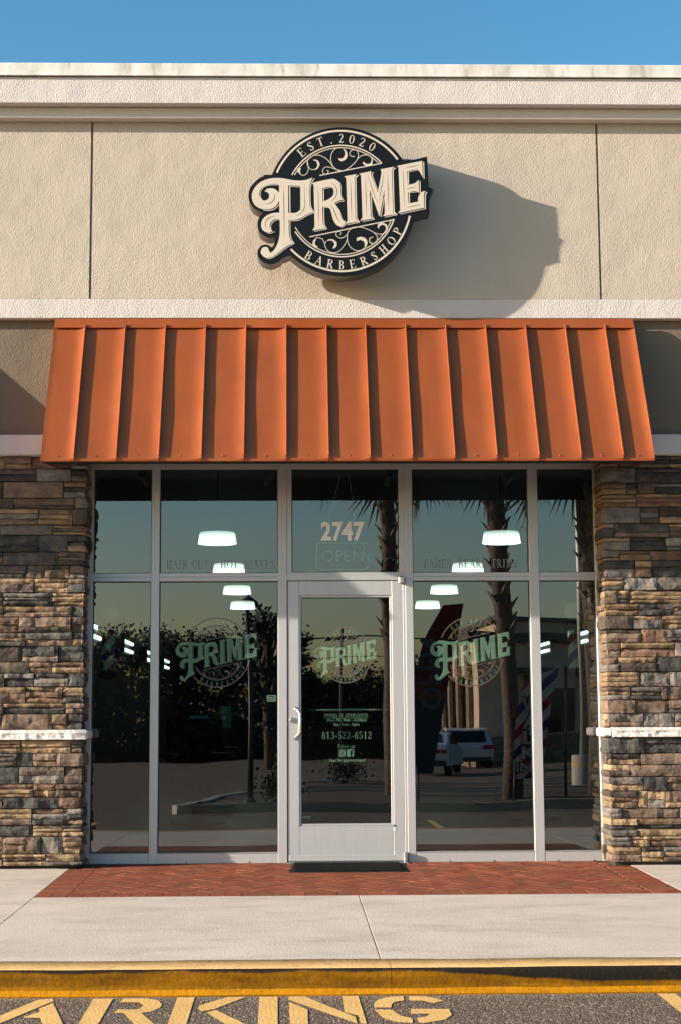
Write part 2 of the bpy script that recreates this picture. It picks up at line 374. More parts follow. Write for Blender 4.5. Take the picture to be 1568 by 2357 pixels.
# ------------------------------------------------------------------ flat outlines: union / difference of polygons
def _inside(px, py, poly):
    """nonzero winding of many points against one polygon (vectorised)"""
    w = np.zeros(len(px), int); n = len(poly)
    for i in range(n):
        x0, y0 = poly[i]; x1, y1 = poly[(i + 1) % n]
        cr = (x1 - x0) * (py - y0) - (px - x0) * (y1 - y0)
        w += ((y0 <= py) & (y1 > py) & (cr > 0)).astype(int) - ((y0 > py) & (y1 <= py) & (cr < 0)).astype(int)
    return w != 0
def cdt(pos, neg=()):
    V = []; Ed = []
    for poly in list(pos) + list(neg):
        n = len(V); V += [Vector((p[0], p[1])) for p in poly]; Ed += [(n + i, n + (i + 1) % len(poly)) for i in range(len(poly))]
    vs, es, fs, ov, oe, of = geometry.delaunay_2d_cdt(V, Ed, [], 0, 1e-6)
    X = np.array([(v.x, v.y) for v in vs]); T = np.array([tuple(f) for f in fs])
    c = X[T].mean(axis=1); A = X[T]; ar_ = np.abs((A[:, 1, 0] - A[:, 0, 0]) * (A[:, 2, 1] - A[:, 0, 1]) - (A[:, 1, 1] - A[:, 0, 1]) * (A[:, 2, 0] - A[:, 0, 0]))
    keep = np.zeros(len(T), bool); drop = np.zeros(len(T), bool)
    for arr, polys in ((keep, pos), (drop, neg)):
        for poly in polys:
            P = np.array(poly); m = (c[:, 0] >= P[:, 0].min()) & (c[:, 0] <= P[:, 0].max()) & (c[:, 1] >= P[:, 1].min()) & (c[:, 1] <= P[:, 1].max()) & ~arr
            if m.any():
                k = np.nonzero(m)[0]; arr[k] |= _inside(c[k, 0], c[k, 1], poly)
    T = T[keep & ~drop & (ar_ > 1e-12)]
    used = sorted(set(T.ravel().tolist())); mp = {i: k for k, i in enumerate(used)}
    return [tuple(X[i]) for i in used], [tuple(mp[int(i)] for i in f) for f in T]
def smooth(pts, closed=True, corner=46, sub=4):
    """Catmull-Rom through the points, keeping sharp corners"""
    n = len(pts); P = [Vector((p[0], p[1])) for p in pts]; out = []
    def is_c(i):
        if not closed and (i <= 0 or i >= n - 1): return True
        a = P[i] - P[(i - 1) % n]; b = P[(i + 1) % n] - P[i]
        if a.length < 1e-9 or b.length < 1e-9: return True
        return math.degrees(a.angle(b)) > corner
    for i in range(n if closed else n - 1):
        p1, p2 = P[i], P[(i + 1) % n]
        p0 = p1 - (p2 - p1) if is_c(i) else P[(i - 1) % n]; p3 = p2 + (p2 - p1) if is_c((i + 1) % n) else P[(i + 2) % n]
        for k in range(sub):
            t = k / sub
            q = .5 * ((2 * p1) + (p2 - p0) * t + (2 * p0 - 5 * p1 + 4 * p2 - p3) * t * t + (3 * p1 - p0 - 3 * p2 + p3) * t ** 3)
            out.append((q.x, q.y))
    if not closed: out.append((P[-1].x, P[-1].y))
    return out
def ribbon(pts, w, w2=None, taper=False, sm=True):
    pts = smooth(pts, False) if sm and len(pts) > 2 else pts
    if sm and len(pts) == 2: pts = [(pts[0][0] + (pts[1][0] - pts[0][0]) * k / 4, pts[0][1] + (pts[1][1] - pts[0][1]) * k / 4) for k in range(5)]
    P = [Vector((p[0], p[1])) for p in pts]; L, Rr = [], []
    for i, p in enumerate(P):
        t = P[min(i + 1, len(P) - 1)] - P[max(i - 1, 0)]
        if t.length < 1e-9: t = Vector((1, 0))
        t.normalize(); nn = Vector((-t.y, t.x)); s = i / (len(P) - 1)
        ww = w if w2 is None else w + (w2 - w) * s
        if taper: ww = w * max(.12, math.sin(math.pi * min(max(s, .02), .98)) ** .6)
        L.append(tuple(p + nn * ww / 2)); Rr.append(tuple(p - nn * ww / 2))
    return [[L[i], L[i + 1], Rr[i + 1], Rr[i]] for i in range(len(P) - 1)]
def arcpts(cx, cy, r, a0, a1, n=40, ry=None):
    ry = ry or r
    return [(cx + r * math.cos(math.radians(a0 + (a1 - a0) * k / n)), cy + ry * math.sin(math.radians(a0 + (a1 - a0) * k / n))) for k in range(n + 1)]

# serif capitals and figures as strokes (cap height 1)
TK, TN = .15, .055
def ln(x0, y0, x1, y1, w): return ribbon([(x0, y0), (x1, y1)], w, sm=False)
def sf(x, y, h=.15): return ln(x - h, y, x + h, y, .05)
def ar(cx, cy, rx, ry, a0, a1, wk=TK, wn=TN, n=14):
    out = []; pts = []
    for k in range(n + 1):
        a = math.radians(a0 + (a1 - a0) * k / n); c = abs(math.cos(a)); w = wn + (wk - wn) * c * c
        pts.append((cx + rx * math.cos(a), cy + ry * math.sin(a), w, a))
    for p, q in zip(pts, pts[1:]):
        def e(t, s): return (t[0] + s * math.cos(t[3]) * t[2] / 2, t[1] + s * math.sin(t[3]) * t[2] / 2)
        out.append([e(p, 1), e(q, 1), e(q, -1), e(p, -1)])
    return out
def glyph(ch):
    g = []; B, Tp = .025, .975
    def stem(x): return ln(x, 0, x, 1, TK) + sf(x, B) + sf(x, Tp)
    if ch == 'A': g = ln(.12, 0, .42, 1, TN) + ln(.40, 1, .72, 0, TK) + ln(.22, .34, .62, .34, TN) + sf(.12, B, .12) + sf(.72, B, .13); w = .84
    elif ch == 'B': g = stem(.18) + ar(.34, .75, .21, .225, -90, 90) + ar(.36, .26, .24, .235, -90, 90) + ln(.18, Tp, .36, Tp, .05) + ln(.18, .51, .36, .51, .05) + ln(.18, B, .38, B, .05); w = .72
    elif ch == 'C': g = ar(.44, .5, .34, .475, 48, 312) + ln(.68, .68, .68, .97, .05) + ln(.68, .18, .66, .05, .05); w = .78
    elif ch == 'D': g = stem(.18) + ar(.34, .5, .36, .475, -90, 90) + ln(.18, Tp, .36, Tp, .05) + ln(.18, B, .36, B, .05); w = .82
    elif ch == 'E': g = stem(.18) + ln(.1, Tp, .62, Tp, .05) + ln(.1, B, .66, B, .05) + ln(.2, .51, .5, .51, .05) + ln(.61, .99, .61, .78, .04) + ln(.65, .01, .65, .24, .04) + ln(.5, .4, .5, .62, .04); w = .72
    elif ch == 'F': g = stem(.18) + ln(.1, Tp, .62, Tp, .05) + ln(.2, .51, .5, .51, .05) + ln(.61, .99, .61, .78, .04) + ln(.5, .4, .5, .62, .04); w = .66
    elif ch == 'H': g = stem(.18) + stem(.64) + ln(.18, .51, .64, .51, TN); w = .84
    elif ch == 'I': g = stem(.2); w = .42
    elif ch == 'L': g = stem(.18) + ln(.1, B, .62, B, .05) + ln(.61, .01, .61, .25, .04); w = .68
    elif ch == 'M': g = ln(.16, 0, .16, 1, TN) + ln(.16, 1, .45, .05, TK) + ln(.45, .05, .74, 1, TN) + ln(.76, 0, .76, 1, TK) + sf(.14, B, .11) + sf(.12, Tp, .1) + sf(.78, B, .14) + sf(.8, Tp, .12); w = .94
    elif ch == 'N': g = ln(.16, 0, .16, 1, TN) + ln(.14, 1, .66, .02, TK) + ln(.66, 0, .66, 1, TN) + sf(.15, B, .11) + sf(.66, Tp, .12) + sf(.1, Tp, .1); w = .84
    elif ch in 'O': g = ar(.42, .5, .34, .475, 0, 360, n=24); w = .84
    elif ch == '0': g = ar(.3, .5, .22, .475, 0, 360, TK * .9, n=24); w = .6
    elif ch == 'P': g = stem(.18) + ar(.34, .74, .23, .235, -90, 90) + ln(.18, Tp, .36, Tp, .05) + ln(.18, .5, .36, .5, .05); w = .68
    elif ch == 'R': g = stem(.18) + ar(.34, .75, .22, .225, -90, 90) + ln(.18, Tp, .36, Tp, .05) + ln(.18, .52, .36, .52, .05) + ln(.36, .52, .68, .02, TK) + sf(.68, B, .09); w = .78
    elif ch == 'S': g = ar(.32, .735, .2, .225, 25, 200, TK * .8) + ln(.15, .66, .49, .36, TK) + ar(.32, .265, .2, .24, -155, 20, TK * .8) + ln(.5, .74, .5, .95, .04) + ln(.12, .05, .12, .28, .04); w = .62
    elif ch == 'T': g = ln(.36, 0, .36, 1, TK) + sf(.36, B) + ln(.05, Tp, .67, Tp, .05) + ln(.06, .99, .06, .76, .04) + ln(.66, .99, .66, .76, .04); w = .72
    elif ch == 'U': g = ln(.18, .3, .18, 1, TK) + ln(.66, .3, .66, 1, TN) + ar(.42, .3, .24, .28, 180, 360) + sf(.18, Tp) + sf(.66, Tp, .12); w = .84
    elif ch == 'V': g = ln(.12, 1, .42, 0, TK) + ln(.40, 0, .70, 1, TN) + sf(.12, Tp, .13) + sf(.7, Tp, .12); w = .8
    elif ch == '1': g = ln(.3, 0, .3, 1, TK) + sf(.3, B) + ln(.12, .86, .3, .97, .05); w = .58
    elif ch == '2': g = ar(.29, .72, .2, .255, -20, 165, TK * .8) + ln(.48, .66, .1, .08, TK * .75) + ln(.08, .05, .52, .05, .1) + ln(.51, .03, .55, .22, .04); w = .62
    elif ch == '3': g = ar(.28, .75, .18, .225, -90, 150, TK * .8) + ar(.28, .27, .22, .245, -150, 90, TK * .8); w = .58
    elif ch == '5': g = ln(.14, .96, .5, .96, .09) + ln(.14, .96, .12, .52, TN) + ar(.27, .3, .22, .275, -150, 110, TK * .8); w = .6
    elif ch == '6': g = ar(.3, .3, .2, .275, 0, 360, TK * .8) + ribbon([(.12, .35), (.2, .7), (.5, .97)], .09, sm=False); w = .6
    elif ch == '8': g = ar(.3, .74, .17, .23, 0, 360, TK * .7) + ar(.3, .27, .2, .25, 0, 360, TK * .8); w = .6
    elif ch == '.': g = ln(.1, .07, .24, .07, .14); w = .34
    elif ch == '-': g = ln(.06, .36, .34, .36, .09); w = .4
    else: w = .4
    return g, w
def text_line(s, space=.08):
    """polygons of a line starting at x=0 with cap height 1, and its width"""
    x = 0; out = []
    for ch in s:
        g, w = glyph(ch); out += [[(p[0] + x, p[1]) for p in q] for q in g]; x += w + space
    return out, x - space
def text_arc(s, cx, cy, r, a_start, step, h, outward=True):
    """letters of height h around a centre; outward: heads away from the centre (clockwise), else feet away (anticlockwise)"""
    out = []
    for i, ch in enumerate(s):
        g, w = glyph(ch); a = math.radians(a_start - step * i if outward else a_start + step * i)
        for q in g:
            qq = []
            for px, py in q:
                lx, ly = (px - w / 2) * h, py * h
                rad = r + ly if outward else r + h - ly
                e = Vector((math.cos(a), math.sin(a))); t = Vector((math.sin(a), -math.cos(a))) if outward else Vector((-math.sin(a), math.cos(a)))
                p = e * rad + t * lx; qq.append((cx + p.x, cy + p.y))
            out.append(qq)
    return out
def font_mesh(s, bold=.0, spacing=1.0):
    """outline of sans text from the built-in font -> verts2d, faces, (w,h), normalised to start at 0 and height 1"""
    cu = bpy.data.curves.new('t', 'FONT'); cu.body = s; cu.offset = bold; cu.space_character = spacing; cu.resolution_u = 3; cu.fill_mode = 'FRONT'; cu.dimensions = '2D'
    ob = bpy.data.objects.new('t', cu); C.objects.link(ob)
    me = bpy.data.meshes.new_from_object(ob.evaluated_get(bpy.context.evaluated_depsgraph_get()))
    v = [(p.co.x, p.co.y) for p in me.vertices]; f = [tuple(q.vertices) for q in me.polygons]
    bpy.data.objects.remove(ob); bpy.data.curves.remove(cu); bpy.data.meshes.remove(me)
    x0, x1 = min(p[0] for p in v), max(p[0] for p in v); y0, y1 = min(p[1] for p in v), max(p[1] for p in v)
    return [((p[0] - x0) / (x1 - x0), (p[1] - y0) / (y1 - y0)) for p in v], f
def flat_xz(vf, y, fx=lambda a: a, fz=lambda b: b):
    v, f = vf; V = [(fx(p[0]), y, fz(p[1])) for p in v]; out = []
    for q in f:      # face the street (-y)
        a, b, c = (Vector(V[i]) for i in q[:3]); n = (b - a).cross(c - a)
        out.append(q if n.y < 0 else tuple(reversed(q)))
    return V, out

# ================================================================== GROUND
def gz(y): return .015 * y + .009                           # the walk falls towards the kerb
def lotz(y): return -.186 + .010 * (y + 4.43) if y > -13 else -.186 + .010 * (-8.57) + .0172 * (y + 13)
XS, XE = -14.0, 16.0
o = mk('ground', ([(-400, -500, -14), (400, -500, -14), (400, -90, -1.75), (-400, -90, -1.75), (-400, -4.44, -.4), (400, -4.44, -.4), (400, 400, -.4), (-400, 400, -.4)],
                  [(0, 1, 2, 3), (3, 2, 5, 4), (4, 5, 6, 7)]), M['grass']); o['kind'] = 'structure'
ys = [-4.40, -6, -9, -13, -20, -40, -60, -84]
lot = mk('parking_lot', ([(x, y, lotz(y)) for y in ys for x in (-70, -20, 0, 20, 70)],
         [(i * 5 + k, i * 5 + k + 5, i * 5 + k + 6, i * 5 + k + 1)[::-1] for i in range(len(ys) - 1) for k in range(4)]), M['asphalt']); lot['kind'] = 'structure'

# sidewalk slabs
BX0, BX1, BY0 = -1.708, 2.650, -1.612
walk = struct('sidewalk')
mk('walk_bed', ([(XS, -4.15, gz(-4.15) - .012), (XE, -4.15, gz(-4.15) - .012), (XE, .5, gz(.5) - .012), (XS, .5, gz(.5) - .012)], [(0, 1, 2, 3)]), M['mortar'], walk)
def slab(x0, x1, y0, y1):
    b = .0018
    v = [(x0, y0, gz(y0) - .1), (x1, y0, gz(y0) - .1), (x1, y1, gz(y1) - .1), (x0, y1, gz(y1) - .1),
         (x0, y0, gz(y0) - b), (x1, y0, gz(y0) - b), (x1, y1, gz(y1) - b), (x0, y1, gz(y1) - b),
         (x0 + b, y0 + b, gz(y0)), (x1 - b, y0 + b, gz(y0)), (x1 - b, y1 - b, gz(y1)), (x0 + b, y1 - b, gz(y1))]
    f = [(0, 1, 5, 4), (1, 2, 6, 5), (2, 3, 7, 6), (3, 0, 4, 7), (4, 5, 9, 8), (5, 6, 10, 9), (6, 7, 11, 10), (7, 4, 8, 11), (8, 9, 10, 11)]
    mk('slab', (v, f), M['walk'], walk)
g_ = .003
slab(BX0 + .001, .462 - g_, -4.155, BY0 - .003); slab(.462 + g_, BX1, -4.155, BY0 - .003)
xx = BX0 - g_
for k in range(5): slab(xx - 2.17, xx, -4.155, .40 if False else .13); xx -= 2.17 + 2 * g_
xx = BX1 + 2 * g_
for k in range(5): slab(xx, xx + 2.17, -4.155, .13); xx += 2.17 + 2 * g_

# brick paving
paving = struct('brick_paving')
mk('paving_bed', ([(BX0 + .004, BY0, gz(BY0) - .006), (BX1 - .004, BY0, gz(BY0) - .006), (BX1 - .004, .44, gz(.44) - .006), (BX0 + .004, .44, gz(.44) - .006)], [(0, 1, 2, 3)]), M['sand'], paving)
def clip(poly, x0, x1, y0, y1):
    for ax, lim, sg in ((0, x0, 1), (0, x1, -1), (1, y0, 1), (1, y1, -1)):
        out = []
        for i in range(len(poly)):
            a, b = poly[i], poly[(i + 1) % len(poly)]; da, db = (a[ax] - lim) * sg, (b[ax] - lim) * sg
            if da >= 0: out.append(a)
            if (da >= 0) != (db >= 0):
                t = da / (da - db); out.append((a[0] + (b[0] - a[0]) * t, a[1] + (b[1] - a[1]) * t))
        poly = out
        if len(poly) < 3: return []
    return poly
def area(p): return abs(sum(p[i][0] * p[(i + 1) % len(p)][1] - p[(i + 1) % len(p)][0] * p[i][1] for i in range(len(p)))) / 2
bricks = []
BL, BW, J = .2, .1, .002
bw = (BX1 - BX0) / 41
for k in range(41):
    x = BX0 + k * bw; bricks.append([(x + J / 2, BY0), (x + bw - J / 2, BY0), (x + bw - J / 2, BY0 + .2), (x + J / 2, BY0 + .2)])
ny = 16
for side in (0, 1):
    xa, xb = (BX0, BX0 + .215) if side == 0 else (BX1 - .215, BX1)
    for k in range(ny):
        y = BY0 + .2 + J + k * .1065
        if y > .05: xa2, xb2 = (max(xa, -1.61), xb) if side == 0 else (xa, min(xb, 2.49))
        else: xa2, xb2 = xa, xb
        y2 = min(y + .1015, .43)
        if y2 - y > .03: bricks.append([(xa2, y), (xb2, y), (xb2, y2), (xa2, y2)])
fx0, fx1, fy0, fy1 = BX0 + .215 + J, BX1 - .215 - J, BY0 + .2 + J, .43
c45 = math.cos(math.radians(45)); u_ = .105
for i in range(-60, 60):
    for j in range(-60, 60):
        # herringbone: unit cell of 4 widths
        for kind in (0, 1):
            m_ = (i - j) % 4
            if kind == 0 and m_ != 0: continue
            if kind == 1 and m_ != 2: continue
            if kind == 0: q = [(i, j), (i + 2, j), (i + 2, j + 1), (i, j + 1)]
            else: q = [(i + 1 - 0, j + 0), (i + 2, j), (i + 2, j + 2), (i + 1, j + 2)]
            cx_ = sum(a for a, b in q) / 4; cy_ = sum(b for a, b in q) / 4
            s = 1
            q = [((cx_ + (a - cx_) - math.copysign(.009, a - cx_)) * u_, (cy_ + (b - cy_) - math.copysign(.009, b - cy_)) * u_) for a, b in q]
            q = [((a - b) * c45 + .4, (a + b) * c45 - .7) for a, b in q]
            q = clip(q, fx0, fx1, fy0, fy1)
            if q and area(q) > .0012: bricks.append(q)
def prism(q, y_up=0.0):
    cx_ = sum(p[0] for p in q) / len(q); cy_ = sum(p[1] for p in q) / len(q); n = len(q)
    if sum(q[i][0] * q[(i + 1) % n][1] - q[(i + 1) % n][0] * q[i][1] for i in range(n)) < 0: q = q[::-1]
    tx, ty = U(-.006, .006), U(-.006, .006); dz = U(-.001, .001)
    def zz(p): return gz(p[1]) + dz + tx * (p[0] - cx_) + ty * (p[1] - cy_) + .001
    V = [(p[0], p[1], zz(p) - .03) for p in q] + [(p[0], p[1], zz(p) - .002) for p in q]
    V += [(p[0] + (cx_ - p[0]) * .025, p[1] + (cy_ - p[1]) * .025, zz(p)) for p in q]
    Fc = [(i, (i + 1) % n, n + (i + 1) % n, n + i) for i in range(n)] + [(n + i, n + (i + 1) % n, 2 * n + (i + 1) % n, 2 * n + i) for i in range(n)] + [tuple(range(2 * n, 3 * n))]
    return V, Fc
bricks.sort(key=lambda q: min(p[1] for p in q))
NB = len(bricks)
for q in bricks[:298]: mk('brick', prism(q), random.choices(BR, (5, 4, 3))[0], paving)
for mi, mm in enumerate(BR):
    rest = [prism(q) for i, q in enumerate(bricks[298:]) if i % 3 == mi]
    if rest:
        o = mk('brick_field', join(*rest), mm, paving); o['kind'] = 'stuff'

# kerb
kerb = struct('kerb')
kt = gz(-4.16)
prof = [(-4.157, kt - .25), (-4.157, kt + .001), (-4.37, kt - .003), (-4.390, kt - .007), (-4.402, kt - .018), (-4.408, kt - .045), (-4.410, kt - .085), (-4.414, kt - .102), (-4.426, kt - .113), (-4.440, kt - .126), (-4.443, kt - .14), (-4.443, kt - .25)]
x = XS
while x < XE:
    x1 = min(x + 2.9, XE) if not (x < .35 < x + 2.9) else x + 2.9
    n = 24; mk('kerb_segment', extrude_x(prof, [x + .001 + (x1 - x - .002) * k / n for k in range(n + 1)], .006, 2), M['kerb'], kerb, True); x = x1
# stencilled PARKING and the stall line
def lotpoly(name, polys, holes=()):
    v, f = cdt(polys, holes); V = [(p[0], p[1], lotz(p[1]) + .0028) for p in v]
    out = []
    for q in f:
        a, b, c = (Vector(V[i]) for i in q[:3]); out.append(q if (b - a).cross(c - a).z > 0 else tuple(reversed(q)))
    return mk(name, (V, out), M['lot_yellow'], lot)
TY, BYY = -4.462, -5.135
lotpoly('painted_letter', [[(-1.74, BYY), (-1.66, BYY), (-1.66, TY), (-1.74, TY)], smooth([(-1.65, TY), (-1.55, TY), (-1.46, TY - .06), (-1.43, -4.65), (-1.46, -4.80), (-1.55, -4.86), (-1.65, -4.86), (-1.65, -4.77), (-1.57, -4.76), (-1.53, -4.66), (-1.57, -4.57), (-1.65, -4.56)])])
lotpoly('painted_letter', [[(-1.225, -4.497), (-1.161, -4.462), (-1.142, -4.53), (-1.33, BYY), (-1.415, BYY)],
                           [(-1.14, -4.578), (-1.161, -4.641), (-1.185, -4.72), (-1.170, -4.80), (-1.195, -4.849), (-1.225, -4.937), (-1.146, -4.941), (-1.10, BYY), (-1.01, BYY)]])
lotpoly('painted_letter', [[(-.958, TY - .02), (-.863, TY - .02), (-.863, BYY), (-.950, BYY)],
                           [(-.815, TY - .02), (-.70, TY - .02), (-.64, TY - .07), (-.612, -4.64), (-.615, -4.72), (-.646, -4.81), (-.690, -4.849), (-.60, BYY), (-.69, BYY), (-.774, -4.846), (-.819, -4.844), (-.812, -4.751), (-.74, -4.765), (-.71, -4.75), (-.700, -4.66), (-.728, -4.585), (-.817, -4.58)]])
lotpoly('painted_letter', [[(-.552, TY), (-.468, TY), (-.466, BYY), (-.550, BYY)],
                           [(-.305, TY), (-.215, TY), (-.36, -4.77), (-.415, -4.82), (-.435, -4.75), (-.431, -4.672)],
                           [(-.391, -4.846), (-.348, -4.79), (-.195, BYY), (-.285, BYY)]])
lotpoly('painted_letter', [[(-.152, TY), (-.063, TY), (-.058, BYY), (-.147, BYY)]])
lotpoly('painted_letter', [[(-.010, TY), (.068, TY), (.30, -4.985), (.30, BYY), (-.010, -4.545)], [(-.008, -4.60), (.079, -4.79), (.078, BYY), (-.003, BYY)], [(.255, TY), (.333, TY), (.343, BYY), (.315, BYY), (.315, -4.95), (.253, -4.86)]])
lotpoly('painted_letter', [smooth([(.553, TY - .01), (.47, -4.505), (.412, -4.60), (.394, -4.76), (.475, -4.763), (.486, -4.673), (.51, -4.615), (.548, -4.59)]),
                           smooth([(.578, -4.478), (.667, -4.498), (.74, -4.60), (.684, -4.665), (.64, -4.60), (.575, -4.592)]),
                           smooth([(.394, -4.81), (.42, -4.99), (.47, -5.09), (.548, -5.128), (.552, -5.02), (.508, -4.96), (.478, -4.82)]),
                           [(.565, -4.798), (.742, -4.81), (.742, -4.95), (.70, -5.06), (.60, -5.13), (.575, -5.12), (.575, -5.02), (.62, -4.985), (.645, -4.92), (.556, -4.915)]])
for x0 in (-1.78 - .85, 1.80):
    sk = 1 if x0 > 0 else -1
    lotpoly('painted_line', [[(x0, -4.467), (x0 + .09, -4.467), (x0 + .09, -8.2), (x0, -8.2)]])

# ================================================================== BUILDING
bld = thing('commercial_building', 'beige stucco shop building with white cornice above the copper awning', 'building')
for a, b in ((XS, -1.606), (-1.588, 2.507), (2.525, XE)):
    mk('wall_panel', box(a, b, 0, .25, 4.499, 5.972), M['beige'], bld)
M['joint'] = plain('grey_joint_sealant', (.13, .12, .105), .9)
mk('joint_backing', box(XS, XE, .010, .24, 4.5, 5.97), M['joint'], bld)
mk('trim_band', box(XS, XE, -.003, .3, 4.338, 4.497, .004), M['white'], bld)
mk('lower_moulding', box(XS, XE, -.087, .3, 5.973, 6.064, .005), M['moulding'], bld)
mk('cornice', box(XS, XE, -.17, .3, 6.066, 6.285, .004), M['white'], bld)
cap = mk('parapet_cap', join(box(XS, XE, -.186, .4, 6.297, 6.398, .006), box(XS, XE, -.196, -.184, 6.287, 6.302, .002)), M['cap'], bld)
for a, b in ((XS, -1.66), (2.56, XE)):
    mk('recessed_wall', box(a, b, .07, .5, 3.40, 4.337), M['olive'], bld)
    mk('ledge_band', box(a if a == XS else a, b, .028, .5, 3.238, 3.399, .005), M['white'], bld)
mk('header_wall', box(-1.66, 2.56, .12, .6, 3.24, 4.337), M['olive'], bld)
mk('roof', box(XS, XE, .3, 21, 6.1, 6.2), M['room'], bld)
mk('back_wall', box(XS, XE, 21, 21.3, -.3, 6.2), M['beige'], bld)
for xx in (XS, XE - .3): mk('end_wall', box(xx + .001, xx + .299, .5, 21, -.3, 6.1), M['beige'], bld)

# interior room
room = struct('interior_room')
RX0, RX1, RY1 = -2.15, 3.8, 20.0
mk('floor', box(RX0, RX1, .55, RY1, -.05, .02), M['room_floor'], room)
mk('ceiling', box(RX0, RX1, .55, RY1, 4.1, 4.15), M['room'], room)
for a, b in ((RX0 - .1, RX0), (RX1, RX1 + .1)): mk('side_wall', box(a, b, .55, RY1, 0, 4.1), M['room'], room)
mk('rear_wall', box(RX0, RX1, RY1, RY1 + .1, 0, 4.1), M['room'], room)
mk('front_wall', box(RX0, -1.66, .52, .56, 0, 4.1), M['room'], room); mk('front_wall', box(2.56, RX1, .52, .56, 0, 4.1), M['room'], room)

# ------------------------------------------------------------------ stone piers
def rock(path, z0, z1, amp, prot):
    """path: list of (x, y, nx, ny) across the stone; returns a rough split-faced block"""
    L = sum(math.hypot(path[i + 1][0] - path[i][0], path[i + 1][1] - path[i][1]) for i in range(len(path) - 1))
    pts = []
    step = .030
    for i in range(len(path) - 1):
        a, b = path[i], path[i + 1]; d = math.hypot(b[0] - a[0], b[1] - a[1]); n = max(1, int(round(d / step)))
        for k in range(n): t = k / n; pts.append(tuple(a[j] + (b[j] - a[j]) * t for j in range(4)))
    pts.append(path[-1])
    nz = max(2, min(4, int((z1 - z0) / .026))); nx = len(pts); V = []; Fc = []; seed = Vector((U(0, 90), U(0, 90), U(0, 90)))
    slope = U(-.5, .5); b1 = U(.2, .8)
    def jag(i, j): return noise.noise(Vector((i * 3.1, j * 1.7, 0)) + seed)
    for j in range(nz + 1):
        for i, (x, y, nx_, ny_) in enumerate(pts):
            ln_ = math.hypot(nx_, ny_) or 1; ex, ey = nx_ / ln_, ny_ / ln_
            s = i / (nx - 1); t = j / nz
            p = Vector((x * 1.0, y, z0 + (z1 - z0) * t))
            d = amp * (noise.noise(p * 9 + seed) * 1.4 + noise.noise(p * 22 + seed) * .6) + prot + slope * amp * (t - .5) * 1.5
            if abs(s - b1) < .12: d -= amp * .25
            edge = 0
            if i in (0, nx - 1): edge = .010
            if j in (0, nz): edge = max(edge, .009)
            d -= edge
            zz = p.z + jag(i, j) * .0035
            V.append((x + ex * d, y + ey * d, zz))
    for j in range(nz):
        for i in range(nx - 1):
            a = j * nx + i; q = (a, a + 1, a + nx + 1, a + nx)
            if (i + j) % 2: Fc += [(a, a + 1, a + nx), (a + 1, a + nx + 1, a + nx)]
            else: Fc += [(a, a + 1, a + nx + 1), (a, a + nx + 1, a + nx)]
    ring = [i for i in range(nx)] + [j * nx + nx - 1 for j in range(1, nz + 1)] + [nz * nx + i for i in range(nx - 2, -1, -1)] + [j * nx for j in range(nz - 1, 0, -1)]
    base = len(V)
    for r in ring:
        i = r % nx; x, y, nx_, ny_ = pts[i]; ln_ = math.hypot(nx_, ny_) or 1
        v = V[r]; V.append((x - nx_ / ln_ * .05, y - ny_ / ln_ * .05, v[2]))
    m = len(ring)
    for k in range(m): Fc.append((ring[k], base + k, base + (k + 1) % m, ring[(k + 1) % m]))
    return V, Fc
FACE_Y = .105
